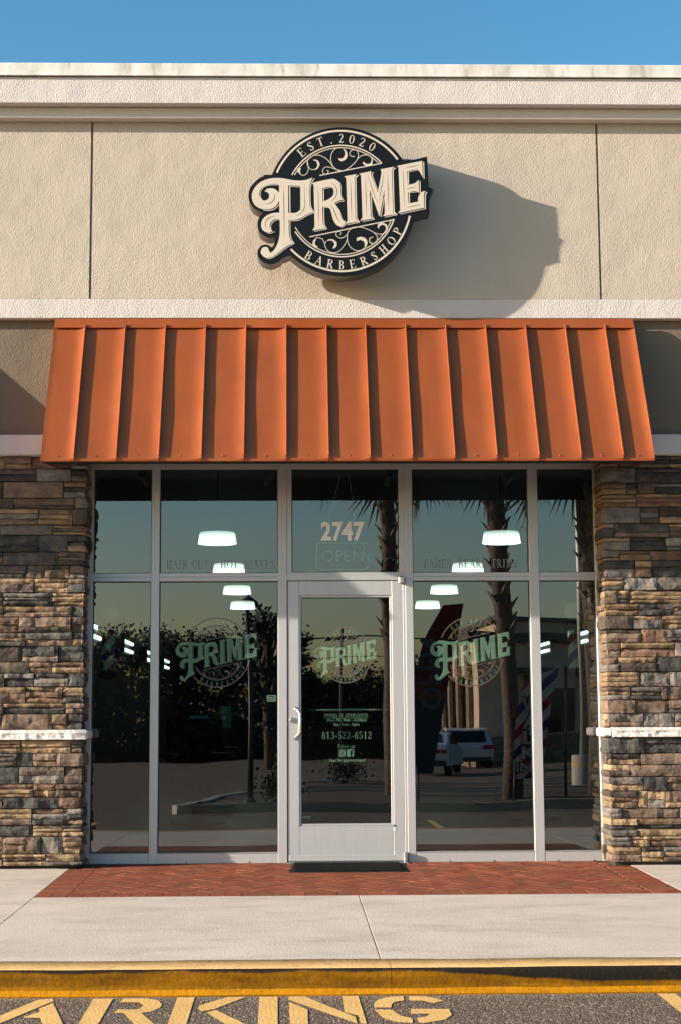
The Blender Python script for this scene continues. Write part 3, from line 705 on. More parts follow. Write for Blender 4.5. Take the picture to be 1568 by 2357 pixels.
def pier(root, xo, xc, sgn, zlo=.035, zhi=3.236):
    """xo outer x, xc opening corner x, sgn +1 when the opening lies to the +x side"""
    front = abs(xc - xo); ret = .42 - FACE_Y
    def P(s):          # arc length -> point with normal; s=0 at outer end, s=front at the corner
        if s < front - .018: return (xo + sgn * s, FACE_Y, 0, -1)
        if s <= front + .018: 
            return (xc, FACE_Y, sgn * .7, -.7)
        return (xc, FACE_Y + (s - front), sgn, 0)
    def path(a, b):
        ks = [a]
        if a < front - .03 and b > front + .03: ks += [front - .02, front, front + .02]
        ks.append(b); return [P(k) for k in ks]
    mk('stone_backing', box(min(xo, xc - sgn * .03), max(xo, xc - sgn * .03), FACE_Y + .03, .60, 0, zhi), M['mortar'], root)
    n = 0
    for lo, hi in ((zlo, .995), (1.078, zhi)):
        rows = max(1, int(round((hi - lo) / .108))); cuts = [lo]
        for k in range(1, rows): cuts.append(lo + (hi - lo) * k / rows + U(-.018, .018))
        cuts.append(hi)
        for r in range(rows):
            z0, z1 = cuts[r] + .0035, cuts[r + 1] - .0035
            cs = front - U(.08, .30); ce = front + U(.12, ret) if rnd() < .5 else front + ret
            s = 0; segs = []
            far = front - 1.25
            while s < cs - .02:
                w = U(.4, .6) if s < far else U(.22, .60)
                e = s + w
                if cs - e < .10: e = cs
                segs.append((s, e)); s = e
            segs.append((s, ce))
            if ce < front + ret - .05: segs.append((ce, front + ret))
            elif ce < front + ret: segs[-1] = (s, front + ret)
            for a, b in segs:
                a += .003; b -= .003; h = z1 - z0; q = rnd(); blocks = []
                if a < far or q < .22 or b - a < .1 and q < .6: blocks = [(a, b, z0, z1)]
                elif q < .60: m_ = z0 + h * random.choice((.34, .5, .62, .7)); blocks = [(a, b, z0, m_ - .002), (a, b, m_ + .002, z1)]
                elif q < .84: m1, m2 = z0 + h * U(.28, .4), z0 + h * U(.62, .74); blocks = [(a, b, z0, m1 - .002), (a, b, m1 + .002, m2 - .002), (a, b, m2 + .002, z1)]
                elif b - a > .2 and (b < front - .05 or a > front + .05):
                    c_ = a + (b - a) * U(.35, .65); m_ = z0 + h * U(.35, .65)
                    blocks = [(a, c_ - .002, z0, z1), (c_ + .002, b, z0, m_ - .002), (c_ + .002, b, m_ + .002, z1)] if rnd() < .5 else [(a, c_ - .002, z0, m_ - .002), (a, c_ - .002, m_ + .002, z1), (c_ + .002, b, z0, z1)]
                else: m_ = z0 + h * .5; blocks = [(a, b, z0, m_ - .002), (a, b, m_ + .002, z1)]
                bw_ = random.choices(STONES, WEIGHT)[0]
                for (aa, bb, c, d) in blocks:
                    mat = bw_ if rnd() < .3 else random.choices(STONES, WEIGHT)[0]
                    if d - c < .05 and rnd() < .4: mat = STONES[0]
                    v, f = rock(path(aa, bb), c, d, U(.008, .018), U(-.008, .022))
                    if sgn < 0: f = [tuple(reversed(q)) for q in f]
                    mk('stone', (v, f), mat, root); n += 1
    # white split-face ledge
    def led(a, b, zt=1.076, zb=.999, pr=.05):
        pts = [P(a)]; k = a
        while k < b - .03: k += .03; pts.append(P(min(k, b)))
        V = []; Fc = []; sd = Vector((U(0, 9), U(0, 9), 0)); rowsz = [zt, zt - .004, zt - .026, zt - .036, zt - .05, zt - .063, zb + .003, zb]; out = [pr - .03, pr - .004, pr, pr, pr, pr, pr, pr - .012]
        for j, zz in enumerate(rowsz):
            for p in pts:
                l = math.hypot(p[2], p[3]); d = out[j]
                if 2 < j < 7: d += .011 * noise.noise(Vector((p[0] * 22, p[1] * 22, zz * 34)) + sd) - .006
                V.append((p[0] + p[2] / l * d, p[1] + p[3] / l * d, zz + (.002 * noise.noise(Vector((p[0] * 9, p[1] * 9, 3))) if j else 0)))
        n_ = len(pts)
        for p in pts: l = math.hypot(p[2], p[3]); V.append((p[0] - p[2] / l * .05, p[1] - p[3] / l * .05, zb))
        for p in pts: l = math.hypot(p[2], p[3]); V.append((p[0] - p[2] / l * .05, p[1] - p[3] / l * .05, zt))
        R_ = len(rowsz)
        for j in range(R_):
            for i in range(n_ - 1):
                a_ = j * n_ + i; Fc.append((a_, a_ + n_, a_ + n_ + 1, a_ + 1))
        for i in range(n_ - 1): a_ = (R_ + 1) * n_ + i; Fc.append((a_, i, i + 1, a_ + 1)[::1])
        Fc.append([j * n_ for j in range(R_ + 2)]); Fc.append([j * n_ + n_ - 1 for j in range(R_ + 2)][::-1])
        if sgn < 0: Fc = [tuple(reversed(q)) for q in Fc]
        mk('ledge', (V, Fc), M['ledge'], root)
    s = 0
    cutsL = [0, .52, front - .32 - .32, front + .0] if front > 1.3 else [0, front * .45, front]
    cutsL = [0, front * .42, front * .999]
    for a, b in zip(cutsL, cutsL[1:]): led(a + .002, b - .002)
    # short return piece
    if sgn > 0: bx = box(xc - .02, xc + .045, FACE_Y - .005, .418, 1.004, 1.070, .010)
    else: bx = box(xc - .045, xc + .02, FACE_Y - .005, .418, 1.004, 1.070, .010)
    mk('ledge', bx, M['ledge'], root)
    return n
pl = thing('stone_pier', 'ledgestone pier left of the shop windows with a white stone ledge', 'stone pier', (-2.4, .3, 0), 'stone piers beside the shopfront')
n1 = pier(pl, -3.10, -1.622, 1)
pr_ = thing('stone_pier', 'ledgestone pier right of the shop windows with a white stone ledge', 'stone pier', (3.2, .3, 0), 'stone piers beside the shopfront')
n2 = pier(pr_, 3.95, 2.507, -1)
print('STONES', n1, n2, 'BRICKS', NB)

# ------------------------------------------------------------------ awning
PE = Vector((0, -.57, -1.15)).normalized(); PNn = Vector((0, -PE.z * -1, 0)); PNn = Vector((0, PE.z, -PE.y)).normalized()   # outward normal (0,-.896,.444)
PT = Vector((0, -.05, 4.262))
PLEN = (3.092 - 4.262) / PE.z
def awning(root, xa, xb, ribs, rivets=True, split=None, detail=True):
    edges = [xa] + ribs + [xb]
    for i in range(len(edges) - 1):
        a, b = edges[i] + .0005, edges[i + 1] - .0005; nx, ny = (16, 12) if detail else (2, 4); V = []; Fc = []
        sd = Vector((i * 7.3, 1.3, U(0, 50)))
        sag = U(-.0035, .0015)
        for j in range(ny + 1):
            for k in range(nx + 1):
                s, t = k / nx, j / ny; x = a + (b - a) * s
                d = (math.sin(math.pi * s) * (sag + .006 * noise.noise(Vector((i * 3.7, t * 2.2, 0)))) + max(0, (s - .70) / .30) ** 2 * (.017 + .005 * noise.noise(Vector((i * 5.1, t * 3, 4)))) + max(0, (.15 - s) / .15) ** 2 * .003) if detail else 0
                p = PT + PE * (PLEN * t) + PNn * d; V.append((x, p.y, p.z))
        for j in range(ny):
            for k in range(nx): q = j * (nx + 1) + k; Fc.append((q, q + nx + 1, q + nx + 2, q + 1))
        # hem and underside return
        h = len(V); bot = PT + PE * PLEN
        V += [(a, bot.y + .002, bot.z - .012), (b, bot.y + .002, bot.z - .012), (a, bot.y + .02, bot.z - .012), (b, bot.y + .02, bot.z - .012)]
        l0, l1 = ny * (nx + 1), ny * (nx + 1) + nx
        Fc.append(tuple([h, h + 1] + [l0 + k for k in range(nx, -1, -1)])); Fc.append((h, h + 2, h + 3, h + 1))
        pan = mk('roof_panel', (V, Fc), M['copper'], root)
        if detail:
            for pf in list(pan.data.polygons)[:nx * ny]: pf.use_smooth = True
        if detail and rivets:
            for xr in ([(a + b) / 2] if i == 0 else [(a + b) / 2, a + .018]) + [b - .014]:
                if b - a < .2 and xr != (a + b) / 2: continue
                p = PT + PE * (PLEN - .035) + PNn * .002; v, f = ball((xr, p.y, p.z), .0055, 6, 4); mk('rivet', (v, f), M['copper'], pan, True)
    for x in ribs:
        w, hgt = .0048, .034; a = PT; b = PT + PE * (PLEN - .004); sec = [(-w, -.01), (-w, hgt - .006), (-w * .75, hgt - .0015), (0, hgt), (w * .75, hgt - .0015), (w, hgt - .006), (w, -.01)]; n = len(sec)
        V = []
        for base_, cut in ((a, 0), (b, .022)):
            for dx, hh in sec: q_ = base_ + PNn * hh - PE * (cut * max(0, hh) / hgt); V.append((x + dx, q_.y, q_.z))
        Fc = [tuple(range(n)), tuple(range(n, 2 * n))[::-1]] + [(i, i + n, (i + 1) % n + n, (i + 1) % n) for i in range(n)]
        mk('seam_rib', (V, Fc), M['copper'], root)
    # head flashing
    sp = [xa] + ([split] if split else []) + [xb]
    for i, (a, b) in enumerate(zip(sp, sp[1:])):
        o_ = .0015 * i
        pr = [(.0, 4.330), (-.020 - o_, 4.330), (-.026 - o_, 4.322), (-.080 - o_, 4.243), (-.076 - o_, 4.241), (0, 4.300)]
        mk('head_flashing', extrude_x(pr, [a - (.002 if i else 0), b + (.006 if i == 0 and split else 0)]), M['copper'], root)
    # closed ends
    bot = PT + PE * PLEN
    for x, s in ((xa - .003, 1), (xb + .003, -1)):
        V = [(x, .11, 4.30), (x, -.03, 4.30), (x, bot.y, bot.z - .012), (x, bot.y + .04, bot.z - .012), (x, .11, 3.15)]
        V += [(p[0] + s * .0025, p[1], p[2]) for p in V]; n = 5
        Fc = [tuple(range(n)), tuple(range(n, 2 * n))[::-1]] + [(i, (i + 1) % n, n + (i + 1) % n, n + i) for i in range(n)]
        mk('end_panel', (V, Fc), M['copper'], root)
    mk('inner_dark_strip', box(xa + .004, xb - .004, bot.y + .022, bot.y + .035, bot.z - .022, bot.z + .012), M['under'], root)  # near-black strips added so the hollow inside of the awning stays dark
    mk('inner_dark_strip', box(xa + .004, xb - .004, bot.y + .10, bot.y + .112, bot.z - .016, bot.z + .15), M['under'], root)
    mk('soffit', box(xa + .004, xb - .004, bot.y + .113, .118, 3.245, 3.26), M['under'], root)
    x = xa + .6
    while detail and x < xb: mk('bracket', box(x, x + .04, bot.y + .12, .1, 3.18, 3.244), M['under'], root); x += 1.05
RIBS = [-1.619 + .3188 * k for k in range(14)]
aw = thing('metal_awning', 'burnt orange standing seam metal awning above the glass door', 'awning', (.45, 0, 3.09))
awning(aw, -1.868, 2.762, RIBS, True, .456)
awl = thing('metal_awning', 'orange metal awning of the next shop, to the left of the stone pier', 'awning', (-5.3, 0, 3.09))
awning(awl, -7.59, -2.964, [-2.964 - .25 - .3188 * k for k in range(13, -1, -1)], False, None, False)
awr = thing('metal_awning', 'orange metal awning of the next shop, to the right of the stone pier', 'awning', (6.2, 0, 3.09))
awning(awr, 3.86, 8.49, [3.86 + .25 + .3188 * k for k in range(14)], False, None, False)

# ------------------------------------------------------------------ storefront
FY, GY = .42, .468
sf_ = thing('storefront', 'aluminium framed shop windows around the barbershop door', 'shop window', (.45, FY, 0))
def fr(name, x0, x1, z0, z1, y0=FY, y1=.52, parent=None, b=.002, mat='alu'): return mk(name, box(x0, x1, y0, y1, z0, z1, b), M[mat], parent or sf_)
VERT = [(-1.668, -1.594), (-1.122, -1.056), (-.097, -.0245), (.941, 1.004), (1.954, 2.032), (2.494, 2.566)]
for a, b in VERT: fr('mullion', a, b, .015, 3.237)
bays = [(-1.594, -1.122), (-1.056, -.097), (-.0245, .941), (1.004, 1.954), (2.032, 2.494)]
for i, (a, b) in enumerate(bays):
    a1, b1 = a + .0005, b - .0005
    fr('head_rail', a1, b1, 3.183, 3.2365, FY + .002)
    if i != 2:
        fr('sill', a1, b1, .016, .095, FY + .002); fr('sill_cap', a1, b1, .0955, .099, FY - .003, .5, b=.001)
        fr('transom_rail', a1, b1, 2.262, 2.296, FY + .002); fr('transom_rail', a1, b1, 2.297, 2.328, FY + .003)
    else:
        fr('transom_rail', a1, b1, 2.266, 2.332, FY + .0015)
        fr('glazing_stop', a1, .016, 2.3325, 3.1825, FY + .004); fr('glazing_stop', .895, b1, 2.3325, 3.1825, FY + .004)
        fr('door_jamb', .919, b1, .02, 2.2655, FY + .004)
def gasket(x0, x1, z0, z1, parent, y=GY - .006, w=.007):
    mk('gasket', join(box(x0, x1, y, y + .02, z1 - w, z1), box(x0, x1, y, y + .02, z0, z0 + w), box(x0, x0 + w, y, y + .02, z0 + w, z1 - w), box(x1 - w, x1, y, y + .02, z0 + w, z1 - w)), M['gasket'], parent)
panes = {}
for i, (a, b) in enumerate(bays):
    if i == 2: a, b = .016, .895
    top = (2.328 if i != 2 else 2.332, 3.183); low = (.099, 2.262)
    panes[i, 1] = mk('glass_pane', box(a - .004, b + .004, GY, GY + .006, top[0] - .004, top[1] + .004), M['glass'], sf_)
    gasket(a, b, top[0], top[1], sf_)
    if i != 2:
        panes[i, 0] = mk('glass_pane', box(a - .004, b + .004, GY, GY + .006, low[0] - .004, low[1] + .004), M['glass'], sf_)
        gasket(a, b, low[0], low[1], sf_)
for x in (-1.602, -1.36, -.83, -.33, 1.27, 1.62, 2.13, 2.42): mk('weep_hole', box(x, x + .008, FY - .001, FY + .004, .02, .028), M['gasket'], sf_)
# door
door = thing('glass_door', 'aluminium framed glass shop door with pull handle under number 2747', 'door', (.45, FY, .02))
D0, D1, DZ0, DZ1, DY = -.0175, .916, .026, 2.260, FY + .006
def dp(name, x0, x1, z0, z1, y=DY, mat='alu'): return mk(name, box(x0, x1, y, .49, z0, z1, .002), M[mat], door)
dp('stile', D0, .072, DZ0, DZ1); dp('stile', .830, D1, DZ0, DZ1)
dp('top_rail', .0725, .8295, 2.145, DZ1, DY + .001); dp('bottom_rail', .0725, .8295, DZ0, .303, DY + .001)
for a, b, c, d in ((.0725, .089, .304, 2.144), (.813, .8295, .304, 2.144), (.0895, .8125, .304, .320), (.0895, .8125, 2.128, 2.144)): dp('glazing_bead', a, b, c, d, DY + .008)
dp('door_sweep', D0 + .01, D1 - .01, .03, .075, DY - .004)
dpane = mk('glass_pane', box(.088, .814, GY, GY + .006, .319, 2.129), M['glass'], door); gasket(.0895, .8125, .3205, 2.1275, door, GY - .005, .005)
mk('push_bar', tube([(.08, GY + .075, 1.222), (.82, GY + .075, 1.222)], .013, 10), M['steel'], door, True)
mk('threshold', box(-.02, .94, .33, .5, .012, .024, .003), M['steel'], door)
mk('handle', tube([(.034, DY, 1.238), (.036, DY - .018, 1.236), (.070, DY - .052, 1.212), (.078, DY - .058, 1.195), (.078, DY - .058, 1.045), (.070, DY - .052, 1.025), (.036, DY - .018, .998), (.034, DY, .996)], .0125, 10), M['steel'], door, True)
lk = mk('lock_cylinder', tube([(.017, DY + .002, 1.142), (.017, DY - .012, 1.142), (.017, DY - .014, 1.142)], [.021, .021, .017], 16), M['steel'], door)
mk('keyhole', box(.014, .020, DY - .0155, DY - .013, 1.130, 1.146), M['gasket'], lk)
mk('pivot_hinge', box(.886, .930, FY - .045, DY - .001, 2.236, 2.296, .008), M['steel'], door)
mk('pivot_hinge', box(.905, .932, FY - .045, DY - .001, .022, .098, .006), M['steel'], door)
mk('rail_sticker', join(box(.828, .842, DY - .002, DY - .0005, .262, .315)), M['vinyl_out'], door)
mk('sticker_band', box(.828, .842, DY - .003, DY - .0021, .294, .312), M['blue'], door)

# ramp mat
rm = thing('threshold_mat', 'black ribbed rubber ramp mat in front of the glass door', 'mat', (.45, .2, gz(.2)))
RY0, RY1_ = -.26, .325
def rz(y): return gz(y) + .004 + .010 * (y - RY0) / (RY1_ - RY0)
mk('mat_base', ([(-.02, RY0, gz(RY0) + .0005), (.91, RY0, gz(RY0) + .0005), (.88, RY1_, gz(RY1_) + .0005), (.01, RY1_, gz(RY1_) + .0005),
                 (.012, RY0 + .03, rz(RY0)), (.878, RY0 + .03, rz(RY0)), (.858, RY1_, rz(RY1_)), (.032, RY1_, rz(RY1_))],
                [(0, 1, 5, 4), (1, 2, 6, 5), (2, 3, 7, 6), (3, 0, 4, 7), (4, 5, 6, 7)]), M['rubber'], rm)
rb = []
for k in range(64):
    x = .035 + k * .0129; V, Fc = box(x, x + .0065, RY0 + .05, RY1_ - .01, 0, 1)
    V = [(p[0], p[1], rz(p[1]) + (.0055 if p[2] > .5 else -.001)) for p in V]; rb.append((V, Fc))
mk('mat_ribs', join(*rb), M['rubber'], rm)

# ------------------------------------------------------------------ the logo (drawn in units of the sign artwork: x right, y down)
def A_(*p): return [(80.4 + a / 3, 361.9 + b / 3) for a, b in p]
def B_(*p): return [(522.7 + a / 3, 361.9 + b / 3) for a, b in p]
def C_(*p): return [(924.7 + a / 3, 241.2 + b / 3) for a, b in p]
S_ = smooth
FILL = [
 S_(A_((800,235),(700,230),(560,235),(420,270),(300,330),(200,430),(140,540),(128,640),(140,720),(180,800),(240,855),(320,895),(420,910),(520,905),(600,870),(660,820),(705,750),(725,690),(725,560),(690,525),(640,480),(580,458),(520,455),(450,470),(405,525),(460,540),(495,580),(500,630),(480,680),(440,710),(390,720),(335,690),(300,640),(288,580),(300,510),(350,440),(430,395),(530,370),(620,363),(725,365),(800,365))),
 S_(A_((715,300),(910,300),(912,980),(920,1130),(925,1400),(940,1500),(970,1580),(1025,1640),(920,1680),(800,1760),(700,1840),(600,1910),(520,1945),(440,1950),(380,1925),(335,1870),(320,1820),(340,1760),(380,1725),(440,1718),(480,1745),(495,1790),(530,1850),(600,1790),(650,1710),(690,1620),(715,1520),(730,1400),(728,1130),(722,980),(718,600))),
 S_(A_((700,230),(850,245),(1000,275),(1150,285),(1270,275),(1360,250),(1440,215),(1390,330),(1368,430),(1362,560),(1370,780),(1385,860),(1410,910),(1450,965),(1330,1010),(1240,1060),(1160,1105),(1080,1130),(1000,1137),(850,1133),(850,985),(1050,985),(1110,965),(1150,930),(1172,880),(1172,500),(1168,402),(850,388),(700,388))),
 S_(A_((760,978),(640,982),(560,995),(470,1030),(400,1080),(350,1150),(328,1230),(335,1300),(370,1360),(430,1400),(500,1410),(580,1375),(540,1345),(515,1290),(520,1220),(560,1165),(620,1125),(760,1113))),
 S_(B_((100,335),(250,300),(400,268),(540,245),(600,258),(660,300),(700,370),(712,450),(715,580),(735,640),(770,700),(690,715),(620,745),(570,775),(640,860),(690,950),(720,1050),(760,1130),(800,1155),(830,1155),(820,1210),(780,1260),(710,1275),(640,1255),(580,1190),(540,1100),(510,980),(480,900),(430,860),(315,850),(325,1150),(340,1240),(385,1315),(105,1365),(145,1280),(150,1200),(135,450),(125,380))),
 S_(B_((805,192),(1075,142),(1040,200),(1030,270),(1045,1060),(1065,1130),(1105,1170),(835,1220),(865,1150),(870,1080),(850,270),(840,230))),
 S_(C_((-76,494),(188,438),(180,500),(200,580),(320,900),(400,500),(385,398),(675,342),(640,400),(630,480),(650,1290),(665,1340),(705,1370),(425,1418),(455,1370),(468,1300),(460,850),(360,1410),(345,1410),(150,840),(165,1370),(180,1430),(210,1465),(-61,1514),(-30,1460),(-15,1390),(-38,580),(-50,530)), corner=30),
 S_(C_((735,325),(1290,212),(1300,580),(1260,500),(1220,440),(1160,405),(960,440),(970,740),(1120,700),(1170,660),(1205,622),(1215,915),(1170,880),(1100,872),(970,905),(980,1140),(1190,1098),(1195,1000),(1240,920),(1290,880),(1355,865),(1320,950),(1320,1230),(755,1350),(790,1290),(800,1220),(775,400),(765,350)))]
HOLES = [S_(B_((315,455),(430,425),(500,425),(545,450),(565,520),(550,600),(500,655),(420,705),(320,745)))]
def RB(L):
    out = []
    for pts, w in L: out += ribbon(pts, w / 3)
    return out
HI = RB([(A_((943,400),(950,985)),22),(A_((945,410),(1165,425)),12),(A_((1480,240),(1435,300),(1400,380),(1385,470),(1385,700),(1395,830),(1420,900),(1465,980)),18),
 (A_((1470,980),(1340,1030),(1250,1080),(1170,1130),(1080,1152),(940,1152)),14),(A_((950,1150),(950,1400),(965,1500),(990,1570),(1040,1645)),16),(A_((1040,1645),(930,1700),(800,1790),(700,1870),(600,1930),(520,1967),(440,1962)),12),
 (A_((370,922),(450,934),(520,930),(600,908),(660,865),(718,800)),15),(A_((345,700),(318,650),(312,580),(325,510),(375,440),(450,400),(540,382),(710,380)),13),(A_((540,1345),(535,1270),(560,1210),(600,1168),(650,1142),(725,1130)),14),(A_((470,1420),(530,1425),(620,1390)),12),
 (B_((343,470),(343,740)),20),(B_((338,465),(520,432)),10),(B_((680,310),(722,370),(735,450),(735,590),(757,650),(800,728),(690,742),(580,792)),13),(B_((590,800),(680,920),(722,1010),(770,1140)),9),(B_((700,1282),(760,1285),(820,1245),(852,1190)),12),(B_((348,870),(350,1150),(368,1250),(410,1332)),18),(B_((145,1385),(405,1332)),12),(B_((325,862),(440,872)),9),
 (B_((1110,165),(1070,210),(1055,270),(1068,1060),(1085,1120),(1130,1190)),22),(B_((865,1240),(1130,1186)),12),
 (C_((232,462),(210,500),(215,560),(318,860)),15),(C_((710,365),(665,410),(655,480),(672,1290),(690,1340),(735,1385)),22),(C_((470,1438),(730,1382)),12),(C_((-15,1535),(245,1482)),12),(C_((183,960),(192,1380),(240,1480)),18),(C_((458,1010),(385,1430)),15),
 (C_((1322,235),(1325,600)),20),(C_((985,455),(988,728)),22),(C_((975,455),(1180,420)),10),(C_((1237,650),(1240,915)),20),(C_((1000,915),(1003,1135)),22),(C_((1390,890),(1350,960),(1345,1250)),20),(C_((805,1368),(1360,1248)),12),(C_((985,908),(1180,885)),10)])
def TP(L):
    out = []
    for pts, w in L: out += ribbon(pts, w / 3, taper=True)
    return out
ENG = TP([(A_((812,400),(816,700),(822,1100),(829,1520)),14),(A_((1265,380),(1268,700),(1262,850),(1220,950),(1150,1020),(1065,1055)),12),(A_((640,1050),(560,1065),(480,1110),(425,1180),(420,1250),(445,1325)),15),(A_((590,560),(620,620),(610,690),(560,750),(490,785),(400,800)),15),
 (B_((230,400),(238,1260)),12),(B_((510,340),(590,390),(630,480),(625,580),(580,680),(510,740)),14),(B_((460,815),(540,870),(600,1000),(640,1110),(720,1190)),14),(B_((943,250),(965,1110)),12),
 (C_((60,560),(75,1400)),12),(C_((105,530),(300,1110)),13),(C_((460,490),(345,1130)),13),(C_((537,460),(558,1290)),12),(C_((875,390),(895,1195)),12),(C_((920,372),(1225,303)),12),(C_((935,822),(1155,780)),12),(C_((945,1228),(1250,1163)),12)])
KX, KY = 768, 603
def ang(a0, a1, r, w): return ribbon([(KX + r * math.cos(math.radians(a0 + (a1 - a0) * k / 48)), KY - r * math.sin(math.radians(a0 + (a1 - a0) * k / 48))) for k in range(49)], w, sm=False)
RING = ang(156.5, 36.3, 508, 14) + ang(152.5, 43, 402, 9) + ang(151, 44.5, 385, 6) + ang(223.5, 347.8, 504, 14) + ang(213.5, 341.2, 401, 9) + ang(209.5, 339.2, 384, 6)
RING += ribbon([(610, 420), (1062, 331)], 7, sm=False) + ribbon([(535, 862), (1147, 737)], 7, sm=False)
def D_(*p): return [(241.2 + a / 1.6957, 40.2 + b / 1.6957) for a, b in p]
def E_(*p): return [(321.6 + a / 1.5, 683.5 + b / 1.5) for a, b in p]
SCR = []
for pts, w in [(D_((940,305),(870,300),(800,330),(765,400),(765,470),(790,530),(840,575),(900,588),(960,570),(1040,510),(1090,450),(1108,400),(1100,350),(1070,325),(1030,330),(1005,360),(1005,390),(1030,410),(1065,408)),5),
 (D_((560,395),(620,395),(690,425),(750,480),(790,535),(840,575)),4.5),(D_((560,395),(500,430),(475,480),(485,530),(520,568),(560,572)),4.5),
 (D_((475,450),(482,500),(488,560),(478,610),(440,643),(400,635),(365,600),(358,575)),4.5),(D_((900,588),(830,570),(760,545),(700,540),(665,570),(665,605),(690,630),(725,618),(735,590),(710,578)),4.5),
 (D_((1100,440),(1130,410),(1180,390),(1230,395),(1270,430),(1280,470)),5),
 (E_((790,165),(740,220),(735,300),(760,370),(820,412),(880,410),(935,370)),4.5),(E_((735,290),(700,360),(640,420),(570,438),(510,410),(485,350),(500,315)),4.5),(E_((485,340),(460,290),(410,275),(380,290)),4.5),
 (E_((740,235),(690,275),(640,280),(605,250),(610,215),(650,205),(665,230),(648,248)),4.5),(E_((790,165),(870,160),(950,185),(1020,220),(1060,270),(1050,320)),4.5),(E_((1050,320),(1010,342),(970,320),(975,280),(1010,268)),6),(E_((1020,220),(1080,238),(1140,225),(1170,180)),4.5)]: SCR += ribbon(pts, w)
SCR += [S_(D_((855,430),(880,435),(915,430),(940,400),(945,360),(920,310),(955,335),(975,380),(965,430),(930,460),(890,468),(862,450))),
 S_(D_((545,455),(590,470),(600,520),(580,560),(540,572),(590,572),(622,530),(622,485),(595,455),(565,450))),
 S_(D_((385,545),(395,560),(388,600),(400,635),(360,600),(350,565))),
 S_(D_((1280,470),(1275,505),(1235,527),(1190,522),(1160,495),(1168,470),(1195,495),(1235,500),(1262,480),(1268,440))),
 S_(E_((935,370),(950,330),(930,285),(880,266),(835,278),(832,312),(880,298),(915,320),(922,355),(915,385))),
 S_(E_((500,315),(530,295),(575,296),(612,325),(612,365),(585,393),(568,390),(590,350),(575,315),(540,305))),
 S_(E_((380,290),(358,315),(355,360),(400,383),(412,370),(385,360),(378,325),(395,298))),
 S_(E_((1170,180),(1160,135),(1110,113),(1065,128),(1058,160),(1075,178),(1080,150),(1115,135),(1145,150),(1150,190)))]
def flipy(P): return [[(x, -y) for x, y in q] for q in P]
TXT = text_arc('EST.2020', KX, -KY, 421, 129.4, 9.92, 64, True) + text_arc('BARBERSHOP', KX, -KY, 428, 238.6, 10.35, 62, False)
art_word = cdt(flipy(FILL) + flipy(HI), flipy(HOLES) + flipy(ENG))
# highlights inside holes must survive: add them afterwards
art_word2 = cdt(flipy(HI), flipy(FILL[:1]) + [])
art_ring = cdt(flipy(RING + SCR)); art_text = cdt(TXT)
holes_hi = cdt(flipy(RB([(B_((343,470),(343,740)),20),(B_((338,465),(520,432)),10)])))
body_poly = [(247,415),(220,422),(180,438),(137,475),(110,512),(99,559),(104,602),(124,642),(154,668),(204,690),(180,715),(165,755),(165,792),(180,829),(207,852),(247,867),(294,862),(290,889),(280,922),(267,937),(247,925),(224,917),(190,925),(169,952),(163,979),(170,1005),(194,1035),(224,1052),(260,1059),(294,1049),(330,1032),(367,1005),(700,900),(1318,708),(1403,687),(1405,585),(1435,518),(1400,501),(1391,280),(1258,311),(1231,308),(700,420)]
body = cdt(flipy([S_(body_poly, corner=42), arcpts(KX + 3, KY + 3, 538, 0, 358, 96)]))
OX, OZ, SX, SZ = -.4282, 5.8983, 1.098e-3, 1.1346e-3
def sfx(a): return OX + SX * a
def sfz(b): return OZ + SZ * b          # b already negated
SY = -.300
sign = thing('shop_sign', 'round black PRIME BARBERSHOP sign with cream lettering on the beige wall', 'sign', (.41, SY, 5.2))
v, f = body; V, Fc = flat_xz(body, SY, sfx, sfz); n = len(V)
cnt = {}
for q in Fc:
    for i in range(3): e = (q[i], q[(i + 1) % 3]); cnt[frozenset(e)] = cnt.get(frozenset(e), 0) + 1
side = []
for q in Fc:
    for i in range(3):
        e = (q[i], q[(i + 1) % 3])
        if cnt[frozenset(e)] == 1: side.append((e[1], e[0], e[0] + n, e[1] + n))
mk('sign_face', (V, Fc), M['black_face'], sign)
BACK = -.142
mk('sign_return', (V + [(p[0], BACK, p[2]) for p in V], side + [tuple(i + n for i in reversed(q)) for q in Fc]), M['black_side'], sign)
# thin retainer lip round the face
lipq = []
for q in side:
    a, b = V[q[0]], V[q[1]]
lf = SY - .002
mk('prime_lettering', flat_xz(art_word, lf, sfx, sfz), M['cream'], sign)
mk('prime_lettering', flat_xz(holes_hi, lf, sfx, sfz), M['cream'], sign)
mk('ring_and_scroll', flat_xz(art_ring, lf, sfx, sfz), M['cream'], sign)
mk('curved_lettering', flat_xz(art_text, lf, sfx, sfz), M['cream'], sign)
for x, z in ((.05, 5.5), (.8, 5.5), (.05, 4.95), (.75, 4.95)): mk('mounting_bracket', box(x, x + .04, BACK - .002, .004, z, z + .04), M['black_side'], sign)

# window lettering (vinyl on the inner face of the glass)
VY = GY + .0075
def decal(parent, ox, oz, sx, sz):
    X = lambda a: ox + sx * a; Z = lambda b: oz + sz * b
    mk('window_logo', flat_xz(art_word, VY, X, Z), M['vinyl'], parent); mk('window_logo', flat_xz(holes_hi, VY, X, Z), M['vinyl'], parent)
    mk('logo_ring', flat_xz(art_ring, GY - .0015, X, Z), M['vinyl_grey'] if ox < 1 else M['vinyl_bronze'], parent)
    mk('curved_lettering', flat_xz(art_text, VY, X, Z), M['vinyl'], parent)
